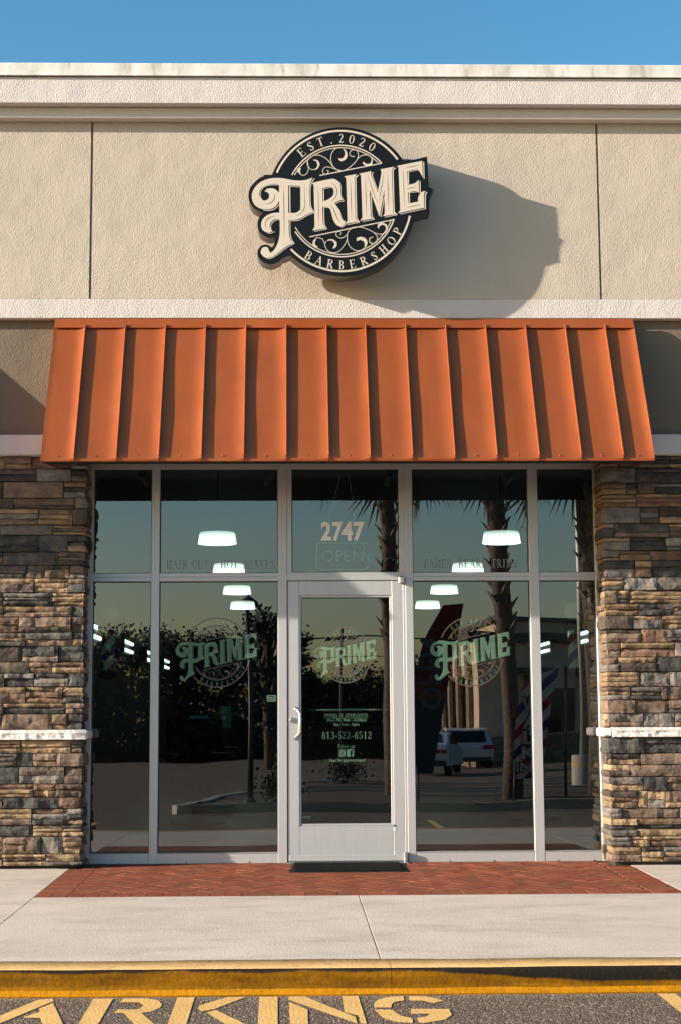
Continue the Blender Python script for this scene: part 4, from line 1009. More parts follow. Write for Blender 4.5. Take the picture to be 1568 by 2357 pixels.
# artwork point E-top-right (1382,312) is the anchor
for par, px, pz, sx, sz in ((panes[1, 0], -.2633, 1.8453, 5.258e-4, 5.513e-4), (dpane, .7053, 1.7868, 4.112e-4, 4.392e-4), (panes[3, 0], 1.7918, 1.8479, 5.178e-4, 5.547e-4)):
    decal(par, px - sx * 1382, pz + sz * 312, sx, sz)
def serif(s, x0, x1, z0, z1, parent, mat, y=VY):
    P, w = text_line(s); vf = cdt(P); k = (x1 - x0) / w; mk('lettering', flat_xz(vf, y, lambda a: x0 + a * k, lambda b: z0 + b * (z1 - z0)), M[mat], parent)['kind'] = 'stuff'
def sans(s, x0, x1, z0, z1, parent, mat, y=VY, bold=0, name='lettering', sp=1.0):
    vf = font_mesh(s, bold, sp); o = mk(name, flat_xz(vf, y, lambda a: x0 + a * (x1 - x0), lambda b: z0 + b * (z1 - z0)), M[mat], parent)
    if name == 'lettering': o['kind'] = 'stuff'
    return o
serif('HAIR CUTS  HOT SHAVES', -1.003, -.120, 2.368, 2.438, panes[1, 1], 'vinyl_text', GY - .0015)
serif('FADES  BEARD TRIMS', 1.097, 1.863, 2.370, 2.440, panes[3, 1], 'vinyl_text', GY - .0015)
sans('2747', .254, .615, 2.592, 2.752, panes[2, 1], 'vinyl_out', GY - .0015, .035, 'street_number', 1.05)
serif('HOURS OF OPERATION', .275, .632, 1.163, 1.192, dpane, 'vinyl'); mk('underline', flat_xz(([(.275, 1.154), (.632, 1.154), (.632, 1.157), (.275, 1.157)], [(0, 1, 2, 3)]), VY), M['vinyl'], dpane)
sans('Mon-Fri : 9am - 6:30pm', .299, .621, 1.122, 1.152, dpane, 'vinyl', bold=.02); sans('Sat : 9am - 5pm', .351, .561, 1.087, 1.117, dpane, 'vinyl', bold=.02)
serif('813-522-6512', .253, .662, .990, 1.047, dpane, 'vinyl'); sans('Follow us:', .385, .525, .916, .946, dpane, 'vinyl', bold=.02); sans('Scan for appointment!', .312, .608, .800, .832, dpane, 'vinyl', bold=.02)
def rrect(x0, x1, z0, z1, r): 
    return [p for cx_, cz_, a in ((x1 - r, z1 - r, 0), (x0 + r, z1 - r, 90), (x0 + r, z0 + r, 180), (x1 - r, z0 + r, 270)) for p in arcpts(cx_, cz_, r, a, a + 90, 6)]
# camera icon and f icon
ic = cdt([rrect(.392, .451, .847, .910, .012)], [rrect(.398, .445, .853, .904, .010)]); ic2 = cdt([rrect(.401, .442, .857, .900, .009)], [arcpts(.4215, .8785, .013, 0, 350, 20)]); ic3 = cdt([arcpts(.4215, .8785, .008, 0, 350, 16)])
mk('camera_icon', join(*[flat_xz(q, VY) for q in (ic, ic2, ic3)]), M['vinyl'], dpane)
fpoly = [(.492, .847), (.502, .847), (.502, .872), (.511, .872), (.512, .880), (.502, .880), (.502, .888), (.505, .893), (.513, .893), (.513, .902), (.502, .902), (.494, .897), (.492, .888), (.492, .880), (.485, .880), (.485, .872), (.492, .872)]
mk('letter_icon', flat_xz(cdt([rrect(.459, .518, .847, .910, .012)], [fpoly]), VY), M['vinyl'], dpane)
mk('round_sticker', flat_xz(cdt([arcpts(.128, .370, .032, 0, 350, 24)]), VY), M['blue'], dpane); mk('sticker_band', flat_xz(([(.098, .362), (.158, .362), (.158, .378), (.098, .378)], [(0, 1, 2, 3)]), VY - .0006), M['vinyl'], dpane)
pst = mk('card_sticker', flat_xz(cdt([rrect(-.187, -.113, 1.290, 1.343, .006)]), VY), M['vinyl'], panes[1, 0])
mk('sticker_print', join(*[flat_xz(([(a, b), (a + .009, b), (a + .009, b + .007), (a, b + .007)], [(0, 1, 2, 3)]), VY - .0006) for a in (-.180, -.164, -.148, -.132) for b in (1.297, 1.313)] + [flat_xz(([(-.172, 1.328), (-.128, 1.328), (-.128, 1.336), (-.172, 1.336)], [(0, 1, 2, 3)]), VY - .0006)]), M['vinyl_grey'], panes[1, 0])
for par, x, z in ((panes[0, 1], -1.165, 2.338), (panes[1, 1], -.125, 2.338), (panes[3, 1], 1.925, 2.338)): mk('pane_mark', flat_xz(([(x, z), (x + .022, z), (x + .022, z + .018), (x, z + .018)], [(0, 1, 2, 3)]), VY), M['vinyl_grey'], par)

# ------------------------------------------------------------------ inside the shop
NAMESP = [('nearest to the door, left row', 0), ('second', 1)]
def pendant(x, y, z, label):
    t = thing('pendant_lamp', label, 'lamp', (x, y, z), 'white drum pendant lamps inside the shop')
    mk('lamp_shade', lathe([(.225, 0), (.222, .004), (.208, .115), (.198, .130), (.06, .134), (.001, .134)], 28), M['lamp'], t, True, True)
    mk('diffuser', lathe([(.001, .006), (.218, .006)], 28), M['lamp_in'], t, False, True)
    mk('trim_ring', lathe([(.2265, .012), (.2262, .017)], 28), M['gasket'], t, False, True)
    mk('canopy_plate', lathe([(.06, 4.08 - z), (.06, 4.1 - z), (.001, 4.1 - z)], 14), M['gasket'], t, False, True)
    mk('cord', tube([(0, 0, .13), (0, 0, 4.1 - z)], .006, 6), M['gasket'], t, False, True)
ordn = ['first', 'second', 'third', 'fourth']
for sx_, nm in ((-.84, 'left'), (2.47, 'right')):
    for k, y in enumerate((5.95, 9.5, 12.9, 16.0)):
        pendant(sx_, y, 3.16 - .03 * k, f'lit white drum pendant lamp, {ordn[k]} back from the {nm} window')
def tube_light(x, y, z, label):
    t = thing('tube_light', label, 'light', (x, y, z), 'twin tube lights along the shop side walls')
    s = 1 if x < 0 else -1
    mk('housing', box(-.02, .02, 0, 1.25, -.09, .09), M['gasket'], t, False, True)
    for dz in (.05, -.05): mk('tube', tube([(s * .045, .05, dz), (s * .045, 1.2, dz)], .022, 8), M['tube'], t, True, True)
    mk('end_cap', box(-.03, .075, -.03, .0, -.095, .095), M['gasket'], t, False, True)
for k, y in enumerate((3.0, 6.4, 9.4, 12.4)): tube_light(-2.02, y, 2.03 - .01 * k, f'lit twin tube light on the left shop wall, {ordn[k]} from the window')
for k, y in enumerate((4.2, 6.9, 9.8)): tube_light(3.67, y, 2.12, f'lit twin tube light on the right shop wall, {ordn[k]} from the window')
def barber(x, label):
    t = thing('barber_pole', label, 'barber pole', (x, 1.0, 1.5), 'barber poles inside the side windows')
    prof = [(.085, 0), (.085, .03), (.06, .045), (.055, .06)]
    mk('base_cap', lathe([(.001, -.02)] + prof, 20), M['gasket'], t, False, True)
    V = []; Fc = {0: [], 1: [], 2: []}; nn, mm = 24, 24
    for j in range(mm + 1):
        for k in range(nn): a = 2 * math.pi * k / nn; V.append((.055 * math.cos(a), .055 * math.sin(a), .06 + .32 * j / mm))
    for j in range(mm):
        for k in range(nn):
            q = (j * nn + k, j * nn + (k + 1) % nn, (j + 1) * nn + (k + 1) % nn, (j + 1) * nn + k); ph = ((k - j * 1.0) / nn * 4) % 4
            Fc[0 if int(ph) % 2 == 0 else (1 if int(ph) == 1 else 2)].append(q)
    cyl = mk('striped_cylinder', (V, Fc[0]), M['white_plain'], t, False, True)
    mk('blue_stripe', (V, Fc[1]), M['blue'], cyl, False, True); mk('red_stripe', (V, Fc[2]), M['red'], cyl, False, True)
    mk('top_cap', lathe([(.055, .38), (.09, .39), (.09, .43), (.05, .46), (.001, .46)], 20), M['gasket'], t, False, True)
    mk('globe', ball((0, 0, .545), .083, 18, 12), M['white_plain'], t, True, True)
barber(-1.53, 'striped barber pole with white globe inside the far left window'); barber(2.41, 'striped barber pole with white globe inside the far right window')
ns = thing('open_sign', 'unlit OPEN tube sign hanging inside the window above the door', 'sign', (.43, .62, 2.36))
NY = .62
M['acrylic'] = plain('pale_tube', (.8, .88, .84), .3); M['letter_tube'] = plain('letter_tube', (.85, .80, .62), .4)
mk('tube_border', tube([(p[0], NY, p[1]) for p in rrect(.222, .652, 2.372, 2.592, .035)] + [(.652, NY, 2.5)], .005, 6), M['acrylic'], ns, True)
sans('OPEN', .262, .612, 2.440, 2.530, ns, 'letter_tube', NY - .005, -.012)
mk('wire', tube([(.56, NY, 2.592), (.53, NY, 2.9), (.50, NY, 3.16)], .0025, 5), M['acrylic'], ns); mk('wire', tube([(.28, NY, 2.592), (.35, NY, 2.9), (.42, NY, 3.16)], .0025, 5), M['acrylic'], ns)
mk('wire', tube([(.60, NY, 2.60), (.63, NY, 2.48), (.72, NY, 2.40), (.82, NY, 2.47), (.90, NY, 2.44)], .003, 5), M['acrylic'], ns, True)

M['teal'] = plain('teal_poster', (.06, .30, .30), .6)
for x, w_, y, z0, z1, l in ((-1.33, .28, 11.0, .92, 1.30, 'teal poster on a stand deep inside the shop, the wider of the two'), (-.95, .16, 11.4, .98, 1.30, 'narrow teal poster on a stand deep inside the shop')):
    t = thing('poster_stand', l, 'poster', (x, y, .02), 'poster stands inside the shop'); mk('poster', box(-w_ / 2, w_ / 2, 0, .02, z0, z1), M['teal'], t, False, True); mk('stand', join(box(-.015, .015, .02, .05, 0, z1), box(-.15, .15, -.1, .15, 0, .02)), M['pole'], t, False, True)
def barber_chair(x, y, rz_, l):
    t = thing('barber_chair', l, 'chair', (x, y, .02), 'barber chairs inside the shop', rz_)
    mk('base', lathe([(.001, 0), (.30, 0), (.30, .03), (.06, .07), (.05, .42), (.001, .42)], 20), M['pole'], t, False, True)
    mk('seat', box(-.26, .26, -.27, .27, .42, .56, .03), M['rubber'], t, False, True); mk('backrest', box(-.25, .25, .25, .36, .58, 1.12, .03), M['rubber'], t, False, True); mk('headrest', box(-.12, .12, .27, .35, 1.16, 1.30, .02), M['rubber'], t, False, True)
    for s in (-1, 1): mk('armrest', box(*sorted((s * .27, s * .34)), -.2, .3, .70, .76, .012), M['pole'], t, False, True)
    mk('footrest', box(-.18, .18, -.62, -.36, .12, .15, .01), M['pole'], t, False, True)
for k_, (x, y) in enumerate(((-1.0, 5.0), (-1.0, 8.2), (2.7, 5.4), (2.7, 8.4))): barber_chair(x, y, .4 if x < 0 else -.4, ('black barber chair, ' + ('left row, ' if x < 0 else 'right row, ') + ('nearer the window' if y < 6 else 'farther from the window')))
ct = thing('counter', 'dark reception counter at the back of the shop', 'counter', (.9, 15.5, .02)); mk('counter_body', box(-1.1, 1.1, 0, .6, 0, 1.0), M['room_floor'], ct, False, True); mk('counter_top', box(-1.15, 1.15, -.05, .65, 1.0, 1.05, .01), M['pole'], ct, False, True)

# neighbouring shopfronts
def side_front(x0, x1, label):
    t = thing('storefront', label, 'shop window', ((x0 + x1) / 2, FY, 0))
    n = 4; w = (x1 - x0) / n
    for k in range(n + 1): mk('mullion', box(x0 + k * w - .03, x0 + k * w + .03, FY, .52, .015, 3.23, .002), M['alu'], t)
    for k in range(n):
        a, b = x0 + k * w + .031, x0 + (k + 1) * w - .031
        for z0, z1 in ((.016, .095), (2.262, 2.328), (3.183, 3.23)): mk('rail', box(a, b, FY + .002, .52, z0, z1, .002), M['alu'], t)
        mk('glass_pane', box(a - .01, b + .01, GY, GY + .006, .09, 2.27), M['glass'], t); mk('glass_pane', box(a - .01, b + .01, GY, GY + .006, 2.32, 3.19), M['glass'], t)
    mk('dark_interior', join(box(x0 - .3, x1 + .3, 6, 6.1, -.02, 4.1), box(x0 - .3, x1 + .3, .56, 6, -.03, .01), box(x0 - .3, x1 + .3, .61, 6, 4.0, 4.1)), M['room'], t)
side_front(-7.3, -3.13, 'aluminium shop windows of the next unit left of the stone pier')
side_front(3.98, 8.2, 'aluminium shop windows of the next unit right of the stone pier')
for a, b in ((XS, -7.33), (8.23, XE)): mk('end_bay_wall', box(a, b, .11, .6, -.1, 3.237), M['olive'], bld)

# ================================================================== ACROSS THE LOT (seen in the window reflections)
def island(pts, label=None, name='planting_island', h=.15):
    root = struct('planting_island')
    z = lotz(sum(p[1] for p in pts) / len(pts)); n = len(pts); P = S_(pts, True, 80, 4); n = len(P)
    cx_ = sum(p[0] for p in P) / n; cy_ = sum(p[1] for p in P) / n
    def ins(p, d):
        v = Vector((cx_ - p[0], cy_ - p[1])); l = v.length; v /= l; return (p[0] + v.x * d, p[1] + v.y * d)
    R0 = [(p[0], p[1], z - .2) for p in P]; R1 = [(p[0], p[1], z + h) for p in P]; R2 = [(*ins(p, .15), z + h) for p in P]; R3 = [(*ins(p, .16), z + h - .03) for p in P]
    V = R0 + R1 + R2 + R3; Fc = []
    for r in range(3):
        for i in range(n): j = (i + 1) % n; Fc.append((r * n + i, r * n + j, (r + 1) * n + j, (r + 1) * n + i))
    mk('kerb_edge', (V, Fc), M['concrete'], root); mk('mulch_bed', (R3 + [(cx_, cy_, z + h)], [(i, (i + 1) % n, n) for i in range(n)]), M['mulch'], root)
    return root
island([(-1.1, -10.75), (-1.55, -11.3), (-1.4, -12.0), (0, -14.8), (9, -14.9), (13, -14.5), (13.5, -12.5), (13, -10.8), (6, -10.7)])
island([(-.2, -20.5), (.3, -19.6), (5, -19.3), (8, -19.6), (8, -21.8), (1, -21.9)], None)
def quads(n, fn):
    V = []; Fc = []
    for _ in range(n):
        c, s = fn(); a = Vector((U(-1, 1), U(-1, 1), U(-1, 1))).normalized(); b = a.cross(Vector((U(-1, 1), U(-1, 1), U(-1, 1)))).normalized()
        k = len(V); V += [tuple(c + a * s), tuple(c + b * s * .6), tuple(c - a * s), tuple(c - b * s * .6)]; Fc.append((k, k + 1, k + 2, k + 3))
    return V, Fc
def tree(x, y, h, r, mat, label, group, n=2600, slim=1.0, leaf=.2):
    z = -1.5 if y < -60 else lotz(y); t = thing('tree', label, 'tree', (x, y, z), group)
    pts = [(0, 0, 0), (U(-.1, .1), 0, h * .3), (U(-.3, .3), U(-.2, .2), h * .6), (U(-.2, .2), 0, h * .85)]
    limbs = [tube(pts, [.28, .2, .13, .05], 8)]; cl = []
    for k in range(9):
        a = k * 2.4; zz = h * U(.35, .85); e = Vector((math.cos(a) * r * U(.45, .9) * slim, math.sin(a) * r * U(.45, .9) * slim, min(h * .95, zz + U(.2, 1.0))))
        limbs.append(tube([(0, 0, zz - .8 if zz > 1.2 else .5), tuple(e * .55 + Vector((0, 0, zz * .45))), tuple(e)], [.1, .06, .02], 5)); cl.append((e, U(.5, .85)))
    cl += [(Vector((U(-.5, .5) * r, U(-.5, .5) * r, h * U(.5, .95))), U(.6, 1)) for _ in range(9)]
    cl += [(Vector((U(-.9, .9) * r, U(-.5, .5) * r, h * U(.08, .5))), U(.7, 1)) for _ in range(12)]
    mk('trunk', join(*limbs), M['bark'], t, True, True)
    def fn():
        c, s = random.choice(cl); d = Vector((random.gauss(0, 1), random.gauss(0, 1), random.gauss(0, .75))) * (.36 * r * s * .62)
        return c + d, U(.5, 1.2) * leaf
    mk('crown', quads(n, fn), mat, t, False, True)
adj = ['broad dark', 'tall dark', 'ragged green', 'low bushy', 'open-topped', 'dense rounded', 'leaning dark', 'thin-topped']
ORD = 'first second third fourth fifth sixth seventh eighth ninth tenth eleventh twelfth thirteenth fourteenth'.split()
k = 0
for x in (-25, -20.5, -16.5, -13, -9.8, -6.8, -4.0, -1.2, 1.6, 4.6, 8.0, 12, 17, 23):
    y = -88 + U(-3, 3); h = {-13: 8.0, -9.8: 9.0, -4.0: 8.4, -1.2: 9.6, 1.6: 7.4, 4.6: 6.6}.get(x, U(7.2, 9.0)); h *= .74 if 0 < x < 9 else .9
    tree(x, y, h, U(2.6, 3.4), M['leaf'] if k % 3 else M['leaf2'], f'{adj[k % 8]} tree beyond the parking lot, {ORD[k]} in the treeline counted from the left', 'trees beyond the parking lot', 10000, 1, .15); k += 1
tree(-.75, -46, 6.6, 1.25, M['leaf2'], 'slender dark tree by the lot reflected beside the door', 'trees in the lot', 1800, 1, .13)
hg = quads(42000, lambda: (Vector((U(-34, 30), U(-86, -82), -1.5 + U(0, 4.6) * rnd())), U(.10, .22))); o = mk('undergrowth', hg, M['leaf2']); o['kind'] = 'stuff'; o['label'] = 'scrubby green undergrowth along the edge of the parking lot'
def palm(x, y, h, lean, label, r=.15, boots=True):
    z0 = lotz(y) + .1; t = thing('palm_tree', label, 'palm tree', (x, y, z0), 'palm trees in the planting island')
    pts = [(lean * (k / 6) ** 1.5, 0, h * k / 6) for k in range(7)]
    mk('trunk', tube(pts, [r * 1.25, r, r * .95, r * .92, r * .95, r, r * .9], 12), M['wood_bark'], t, True, True)
    bt = []
    if boots:
        for k in range(46):
            zz = h * (.42 + .57 * k / 46); a = k * 2.4; cx_ = lean * (zz / h) ** 1.5; e = Vector((math.cos(a), math.sin(a), 0)); tt = Vector((-e.y, e.x, 0))
            b = Vector((cx_, 0, zz)) + e * r * .8; q = b + e * .13 + Vector((0, 0, .20))
            bt.append(([tuple(b - tt * .06), tuple(b + tt * .06), tuple(q + tt * .025), tuple(q - tt * .025), tuple(b - tt * .05 + e * -.03 + Vector((0, 0, .05))), tuple(b + tt * .05 + e * -.03 + Vector((0, 0, .05)))], [(0, 1, 2, 3), (4, 3, 2, 5), (0, 3, 4), (1, 5, 2)]))
        o = mk('leaf_base', join(*bt), M['boot'], t, False, True); o['kind'] = 'stuff'
    # one fan frond, shared by all
    V = []; Fc = []; stem = tube([(0, 0, 0), (.5, 0, .16), (.85, 0, .06)], [.016, .012, .008], 5); 
    fan = []
    for q in range(26):
        a = math.radians(-125 + 250 * q / 25); d = Vector((math.cos(a), math.sin(a), 0)); c = Vector((.85, 0, .06)); L = .78 * (1 - .12 * abs(q - 12.5) / 12.5)
        e = c + d * L + Vector((0, 0, -.30 * (.5 + rnd()))); m_ = c + d * L * .5; w = Vector((-d.y, d.x, 0)) * .026; k_ = len(V)
        V += [tuple(c), tuple(m_ + w), tuple(e), tuple(m_ - w)]; Fc.append((0 + k_, 1 + k_, 2 + k_, 3 + k_))
    me = None
    for q in range(26):
        a = q * 2.4; el_ = -62 + 130 * (q / 26) ** .8
        if me is None: o = mk('frond', join(stem, (V, Fc)), M['frond'], t, False, True); me = o.data
        else: o = bpy.data.objects.new('frond', me); C.objects.link(o); o.parent = t
        o.location = (lean, 0, h * .99); o.rotation_euler = (0, -math.radians(el_), a); s_ = U(.85, 1.15); o.scale = (s_, s_, s_)
palm(1.75, -13.4, 6.0, -.15, 'palm tree reflected at the right edge of the pane numbered 2747', .13)
palm(3.45, -11.7, 5.75, -.28, 'palm tree reflected behind the lettering BEARD TRIMS', .145)
palm(4.95, -12.2, 6.0, -.2, 'palm tree reflected beside the white pole in the far right window', .16)
lp = thing('light_pole', 'tall pale light pole on a concrete base reflected in the far right window', 'light pole', (5.85, -18.5, lotz(-18.5)))
mk('concrete_base', lathe([(.24, -.1), (.24, .68), (.22, .70), (.001, .70)], 20), M['concrete'], lp, True, True); mk('pole', tube([(0, 0, .7), (0, 0, 7.5)], [.085, .06], 12), M['galv'], lp, True, True)
mk('lamp_head', box(-.5, .1, -.15, .15, 7.45, 7.6, .02), M['pole'], lp, False, True); mk('reflective_band', lathe([(.243, .48), (.243, .53)], 20), M['lot_yellow'], lp, False, True)
lp = thing('light_pole', 'slim black light pole reflected in the wide left window', 'light pole', (-.62, -11.3, lotz(-11.3) + .1))
mk('pole', tube([(0, 0, 0), (0, 0, 1.0), (-.03, 0, 3.0)], [.045, .04, .03], 12), M['pole'], lp, True, True); mk('pole_base', lathe([(.09, 0), (.09, .05), (.05, .09)], 14), M['pole'], lp, False, True)
mk('lamp_head', join(lathe([(.02, 3.0), (.16, 3.02), (.14, 3.08), (.02, 3.16), (.001, 3.18)], 14)), M['pole'], lp, False, True)
lp = thing('sign_post', 'thin dark sign post reflected between the palm and the light pole', 'post', (4.30, -11.6, lotz(-11.6) + .1)); mk('post', tube([(0, 0, 0), (0, 0, 2.1)], .022, 8), M['pole'], lp, True, True)
mk('sign_plate', box(-.16, .16, -.02, 0, 1.75, 2.15), M['galv'], lp, False, True)
# feather flags
def flag_mat(kind):
    t = NT('flag_' + kind); g = t.node('NewGeometry'); sp = t.node('SeparateXYZ'); t.l.new(g.outputs['Position'], sp.inputs[0])
    if kind == 'open':
        n = t.math('MULTIPLY', t.noise(t.pos((1, 1, .3)), 9, 3), .35); zz = t.math('ADD', sp.outputs[2], n)
        c = t.ramp(t.math('MULTIPLY', zz, .333), [(.0, (.006, .03, .055)), (.50, (.008, .035, .06)), (.55, (.12, .06, .008)), (.60, (.14, .012, .006)), (.65, (.13, .004, .005)), (1, (.12, .003, .005))])
    else:
        d = t.math('MODULO', t.math('ADD', t.math('MULTIPLY', t.math('ADD', sp.outputs[2], t.math('MULTIPLY', sp.outputs[0], -.9)), 1.7), 20.0), 1.0)
        c = t.ramp(d, [(.0, (.62, .62, .60))]); r = t.n[-1] if False else None
        rr = t.node('ValToRGB'); rr.color_ramp.interpolation = 'CONSTANT'; e = rr.color_ramp.elements; e[0].color = (.46, .47, .48, 1); e[1].position = .25; e[1].color = (.32, .014, .02, 1)
        q = e.new(.5); q.color = (.46, .47, .48, 1); q = e.new(.75); q.color = (.012, .03, .12, 1); t.l.new(d, rr.inputs[0]); c = rr.outputs[0]
    return t.set(c, .7)
M['flag_text'] = plain('flag_white_print', (.42, .43, .44), .7); M['flag_dim'] = plain('flag_dim_print', (.09, .10, .12), .7)
M['f_open'] = flag_mat('open'); M['f_walk'] = flag_mat('walk')
def flag(poly, y, mat, label, px, letters):
    z0 = lotz(y) + .1; t = thing('feather_flag', label, 'flag', (px, y, z0), 'feather flags in the planting island')
    v, f = cdt([S_(poly, corner=50)])
    def yy(x, z): return y + .03 * math.sin(x * 5 + z * 2)
    V = [(p[0], yy(*p), p[1]) for p in v]; n = len(V)
    V2 = V + [(p[0], p[1] - .004, p[2]) for p in V]; mk('banner', (V2, f + [tuple(i + n for i in reversed(q)) for q in f]), mat, t, False)
    top = max(poly, key=lambda p: p[1])
    for s, x0, x1, z0_, z1_, rot in letters:
        vk = font_mesh(s, .09); vf = font_mesh(s, .03); dd = .012
        if rot: vf = ([(1 - b, a) for a, b in vf[0]], vf[1]); vk = ([(1 - b, a) for a, b in vk[0]], vk[1])
        V3 = [(x0 - dd + a * (x1 - x0 + 2 * dd), 0, z0_ - dd + b * (z1_ - z0_ + 2 * dd)) for a, b in vk[0]]
        if not rot: mk('letter_outline', ([(p[0], yy(p[0], p[2]) + .004, p[2]) for p in V3], vk[1]), M['gasket'], t)
        Vv = [(x0 + a * (x1 - x0), 0, z0_ + b * (z1_ - z0_)) for a, b in vf[0]]
        o = mk('flag_lettering', ([(p[0], yy(p[0], p[2]) + .006, p[2]) for p in Vv], vf[1]), M['flag_text'] if not rot else M['flag_dim'], t)
    mk('pole', tube([(px, y, z0 - .05), (px, y, .3), (poly[0][0], y, poly[0][1])] if False else [(px, y, z0 - .05), (px, y, .4)], .018, 8), M['pole'], t, True)
# letters are mirrored across x where the photo's reflection shows them reading correctly
flag([(2.37, 2.84), (2.69, 2.86), (2.58, 2.3), (2.42, 1.5), (2.26, .8), (2.16, .3), (1.90, .3), (1.88, .8), (1.95, 1.7), (2.06, 2.3)], -11.05, M['f_open'], 'dark red and blue feather flag with OPEN, reflected in the right window', 1.92, [('OPEN', 2.36, 2.0, 1.25, 2.35, True)])
wl = [(3.59, 1.70), (4.10, 1.90), (4.02, 1.6), (3.93, 1.2), (3.86, .7), (3.80, .20), (3.33, .20), (3.34, .8), (3.42, 1.35)]
flag(wl, -10.95, M['f_walk'], 'barber striped feather flag with WALK INS, reflected in the right window', 3.36,
     [('W', 3.48, 3.80, 1.22, 1.44, False), ('A', 3.47, 3.76, .98, 1.19, False), ('L', 3.47, 3.70, .75, .95, False), ('K', 3.46, 3.74, .51, .72, False), ('INS', 3.38, 3.78, .31, .46, False)])
# cars
def car(x, y, rz_, kind, label):
    z = lotz(y); t = thing('parked_car', label, 'car', (x, y, z), None, rz_)
    if kind == 'suv': L, W, prof, gl = 4.6, 1.9, [(0, .35), (0, .95), (.08, 1.12), (.35, 1.66), (.7, 1.72), (2.4, 1.72), (3.1, 1.2), (4.4, 1.02), (4.58, .8), (4.6, .35)], [(.16, 1.14), (.40, 1.60), (2.35, 1.64), (3.0, 1.18)]
    else: L, W, prof, gl = 4.7, 1.9, [(0, .35), (-.02, .85), (.05, 1.02), (.7, 1.06), (1.5, 1.36), (2.6, 1.38), (3.4, 1.02), (4.5, .86), (4.7, .6), (4.7, .3)], [(.85, 1.06), (1.55, 1.31), (2.5, 1.32), (3.2, 1.02)]
    V = []; n = len(prof); hw = W / 2
    for s in (-1, -.86, .86, 1):
        for (u_1, zz) in prof:
            tuck = (1 if abs(s) == 1 else 1) * hw - max(0, zz - 1.0) * (.28 if abs(s) == 1 else .2)
            zz2 = zz - (.05 if abs(s) == 1 and zz > .5 else 0); V.append((math.copysign(tuck * (1 if abs(s) == 1 else .9), s), u_1, zz2))
    Fc = []
    for r in range(3):
        for i in range(n): j = (i + 1) % n; Fc.append((r * n + i, r * n + j, (r + 1) * n + j, (r + 1) * n + i))
    Fc += [tuple(range(n))[::-1], tuple(range(3 * n, 4 * n))]
    mk('body', (V, Fc), M['carwhite'], t, False, True)
    # side and rear glass, lamps, bumper, wheels
    for s in (-1, 1): mk('side_window', ([(s * (hw - max(0, b - 1.0) * .28 + .004), a, b) for a, b in gl] , [(0, 1, 2, 3) if s > 0 else (3, 2, 1, 0)]), M['carglass'], t, False, True)
    a, b = (prof[2], prof[3]) if kind == 'suv' else (prof[3], prof[4])
    def on(s, w, o_=.012): return (w, a[0] + (b[0] - a[0]) * s - o_, a[1] + (b[1] - a[1]) * s + (.012 if kind != 'suv' else .004))
    mk('rear_window', ([on(.08, -.68), on(.08, .68), on(.9, .6), on(.9, -.6)], [(0, 1, 2, 3)]), M['carglass'], t, False, True)
    for s in (-1, 1):
        if kind == 'suv': mk('tail_lamp', box(*sorted((s * .55, s * .93)), -.025, .02, .86, 1.04, .01), M['tail'], t, False, True)
        else:
            for w0 in (.46, .70): mk('tail_lamp', box(*sorted((s * w0, s * (w0 + .2))), -.035, .0, .76, .88, .01), M['tail'], t, False, True)
    mk('rear_bumper', box(-.86, .86, -.06, .1, .32, .52, .02), M['pole'], t, False, True)
    for s in (-1, 1):
        for u_1 in (.85, L - .95):
            v, f = lathe([(.2, -.11), (.33, -.11), (.34, -.08), (.34, .08), (.33, .11), (.2, .11)], 18); v = [(s * (hw - .12) + p[2], u_1 + p[0], .34 + p[1]) for p in v]
            w = mk('wheel', (v, f), M['tyre'], t, False, True)
            v, f = lathe([(.001, .09), (.2, .10)], 12); mk('rim', ([(s * (hw - .12) + s * p[2], u_1 + p[0], .34 + p[1]) for p in v], f), M['steel'], w, False, True)
# rear of each car faces the shop (+y): car length runs away, so turn by pi
car(7.6, -56, math.pi + .05, 'suv', 'white SUV parked across the lot, reflected in the right window')
car(4.15, -38.0, math.pi + .20, 'coupe', 'white coupe parked nearer than the SUV, reflected in the right window')
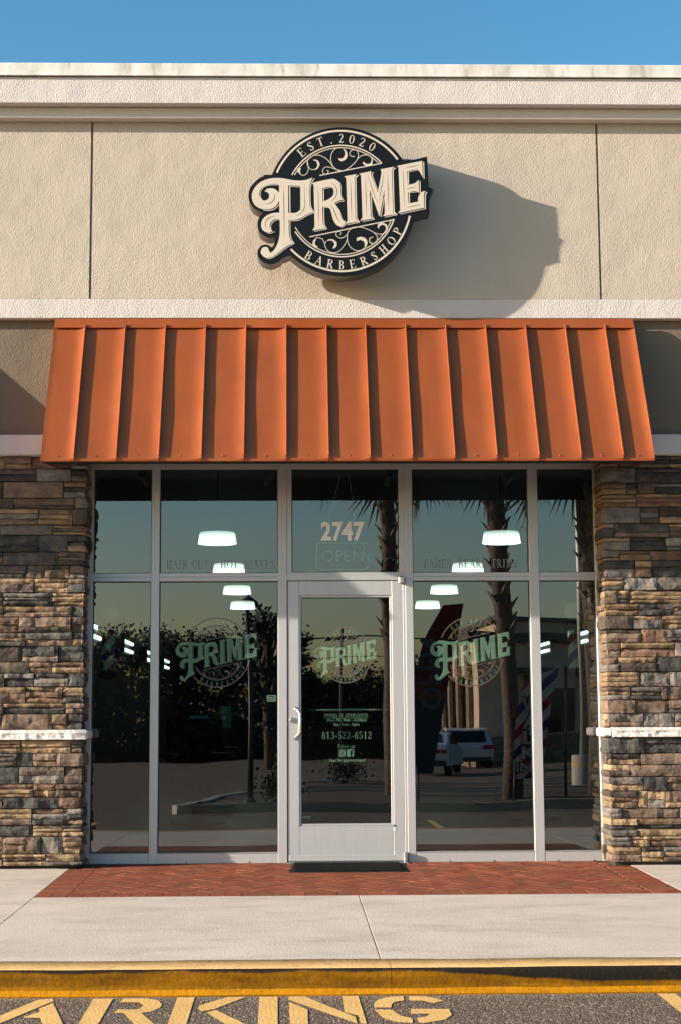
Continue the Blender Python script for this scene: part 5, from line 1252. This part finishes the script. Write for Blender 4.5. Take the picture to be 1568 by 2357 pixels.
# far building with a sunlit side
fb = thing('commercial_building', 'tan commercial building with dark cornice across the lot, reflected at right', 'building', (12, -62, -1.1))
bx0, by0, zb = 8.55, -61.0, -1.15
mk('wall', box(bx0 + .05, 34, -82, by0, zb, 4.6), M['bldg'], fb); mk('upper_wall', box(bx0 + 1.2, 34, -80, by0 - .6, 4.6, 5.6), M['bldg'], fb)
mk('cornice', box(bx0 - .25, 34.3, -82.3, by0 + .35, 4.62, 5.05, .05), M['bldg_dark'], fb); mk('stone_base', box(bx0 - .05, 34.02, -82.1, by0 + .10, zb, .3), M['bldg_stone'], fb)
mk('roof_trim', box(bx0 + 1.0, 34.2, -80.2, by0 - .4, 5.6, 5.8), M['bldg_dark'], fb)
for k in range(5):
    y = -63.5 - k * 3.6; mk('pilaster', box(bx0 - .12, bx0 + .1, y, y + .9, zb, 4.6), M['bldg_stone'], fb)
    w = mk('window', box(bx0 - .02, bx0 + .2, y - 2.2, y - .5, .4, 3.0), M['bldg_dark'], fb); mk('pane', box(bx0 - .04, bx0 - .021, y - 2.1, y - .6, .5, 2.9), M['carglass'], w)
for k in range(6):
    x = bx0 + 2.2 + k * 3.8; w = mk('window', box(x, x + 2.4, by0 - .02, by0 + .08, .4, 3.0), M['bldg_dark'], fb); mk('pane', box(x + .1, x + 2.3, by0 + .081, by0 + .10, .5, 2.9), M['carglass'], w)
mk('entrance_canopy', box(bx0 + 1.5, 30, by0 + .101, by0 + 1.6, 3.1, 3.35, .03), M['bldg_dark'], fb)
# utility pole and wires
up = thing('utility_pole', 'wooden utility pole with wires reflected in the glass door', 'utility pole', (2.9, -78, -1.4))
mk('pole', tube([(0, 0, 0), (0, 0, 7.6)], [.16, .11], 8), M['bark'], up, True, True); mk('crossarm', box(-1.1, 1.1, -.06, .06, 6.9, 7.05), M['bark'], up, False, True)
for dx, zz in ((-.9, 7.1), (.9, 7.1), (0, 6.0)): mk('wire', tube([(-40, 0, zz + .4), (-20, 0, zz - .5), (dx, 0, zz), (20, 0, zz - .5), (40, 0, zz + .4)], .02, 4), M['pole'], up, False, True)
# shrub by the black light pole
def shrub(x, y, r, h, label):
    z = lotz(y) + .1; t = thing('shrub', label, 'shrub', (x, y, z), 'shrubs in the planting islands'); mk('stems', join(*[tube([(0, 0, 0), (math.cos(a) * r * .4, math.sin(a) * r * .4, h * .7)], [.02, .008], 5) for a in (0, 1.2, 2.5, 3.8, 5)]), M['bark'], t, False, True)
    mk('foliage', quads(900, lambda: (Vector((random.gauss(0, .4) * r, random.gauss(0, .4) * r, abs(random.gauss(.5, .25)) * h)), U(.02, .05))), M['leaf'], t, False, True)
shrub(-.15, -11.2, .38, .5, 'rounded green shrub beside the slim black light pole'); shrub(1.2, -20.6, .5, .6, 'low green shrub in the second planting island')
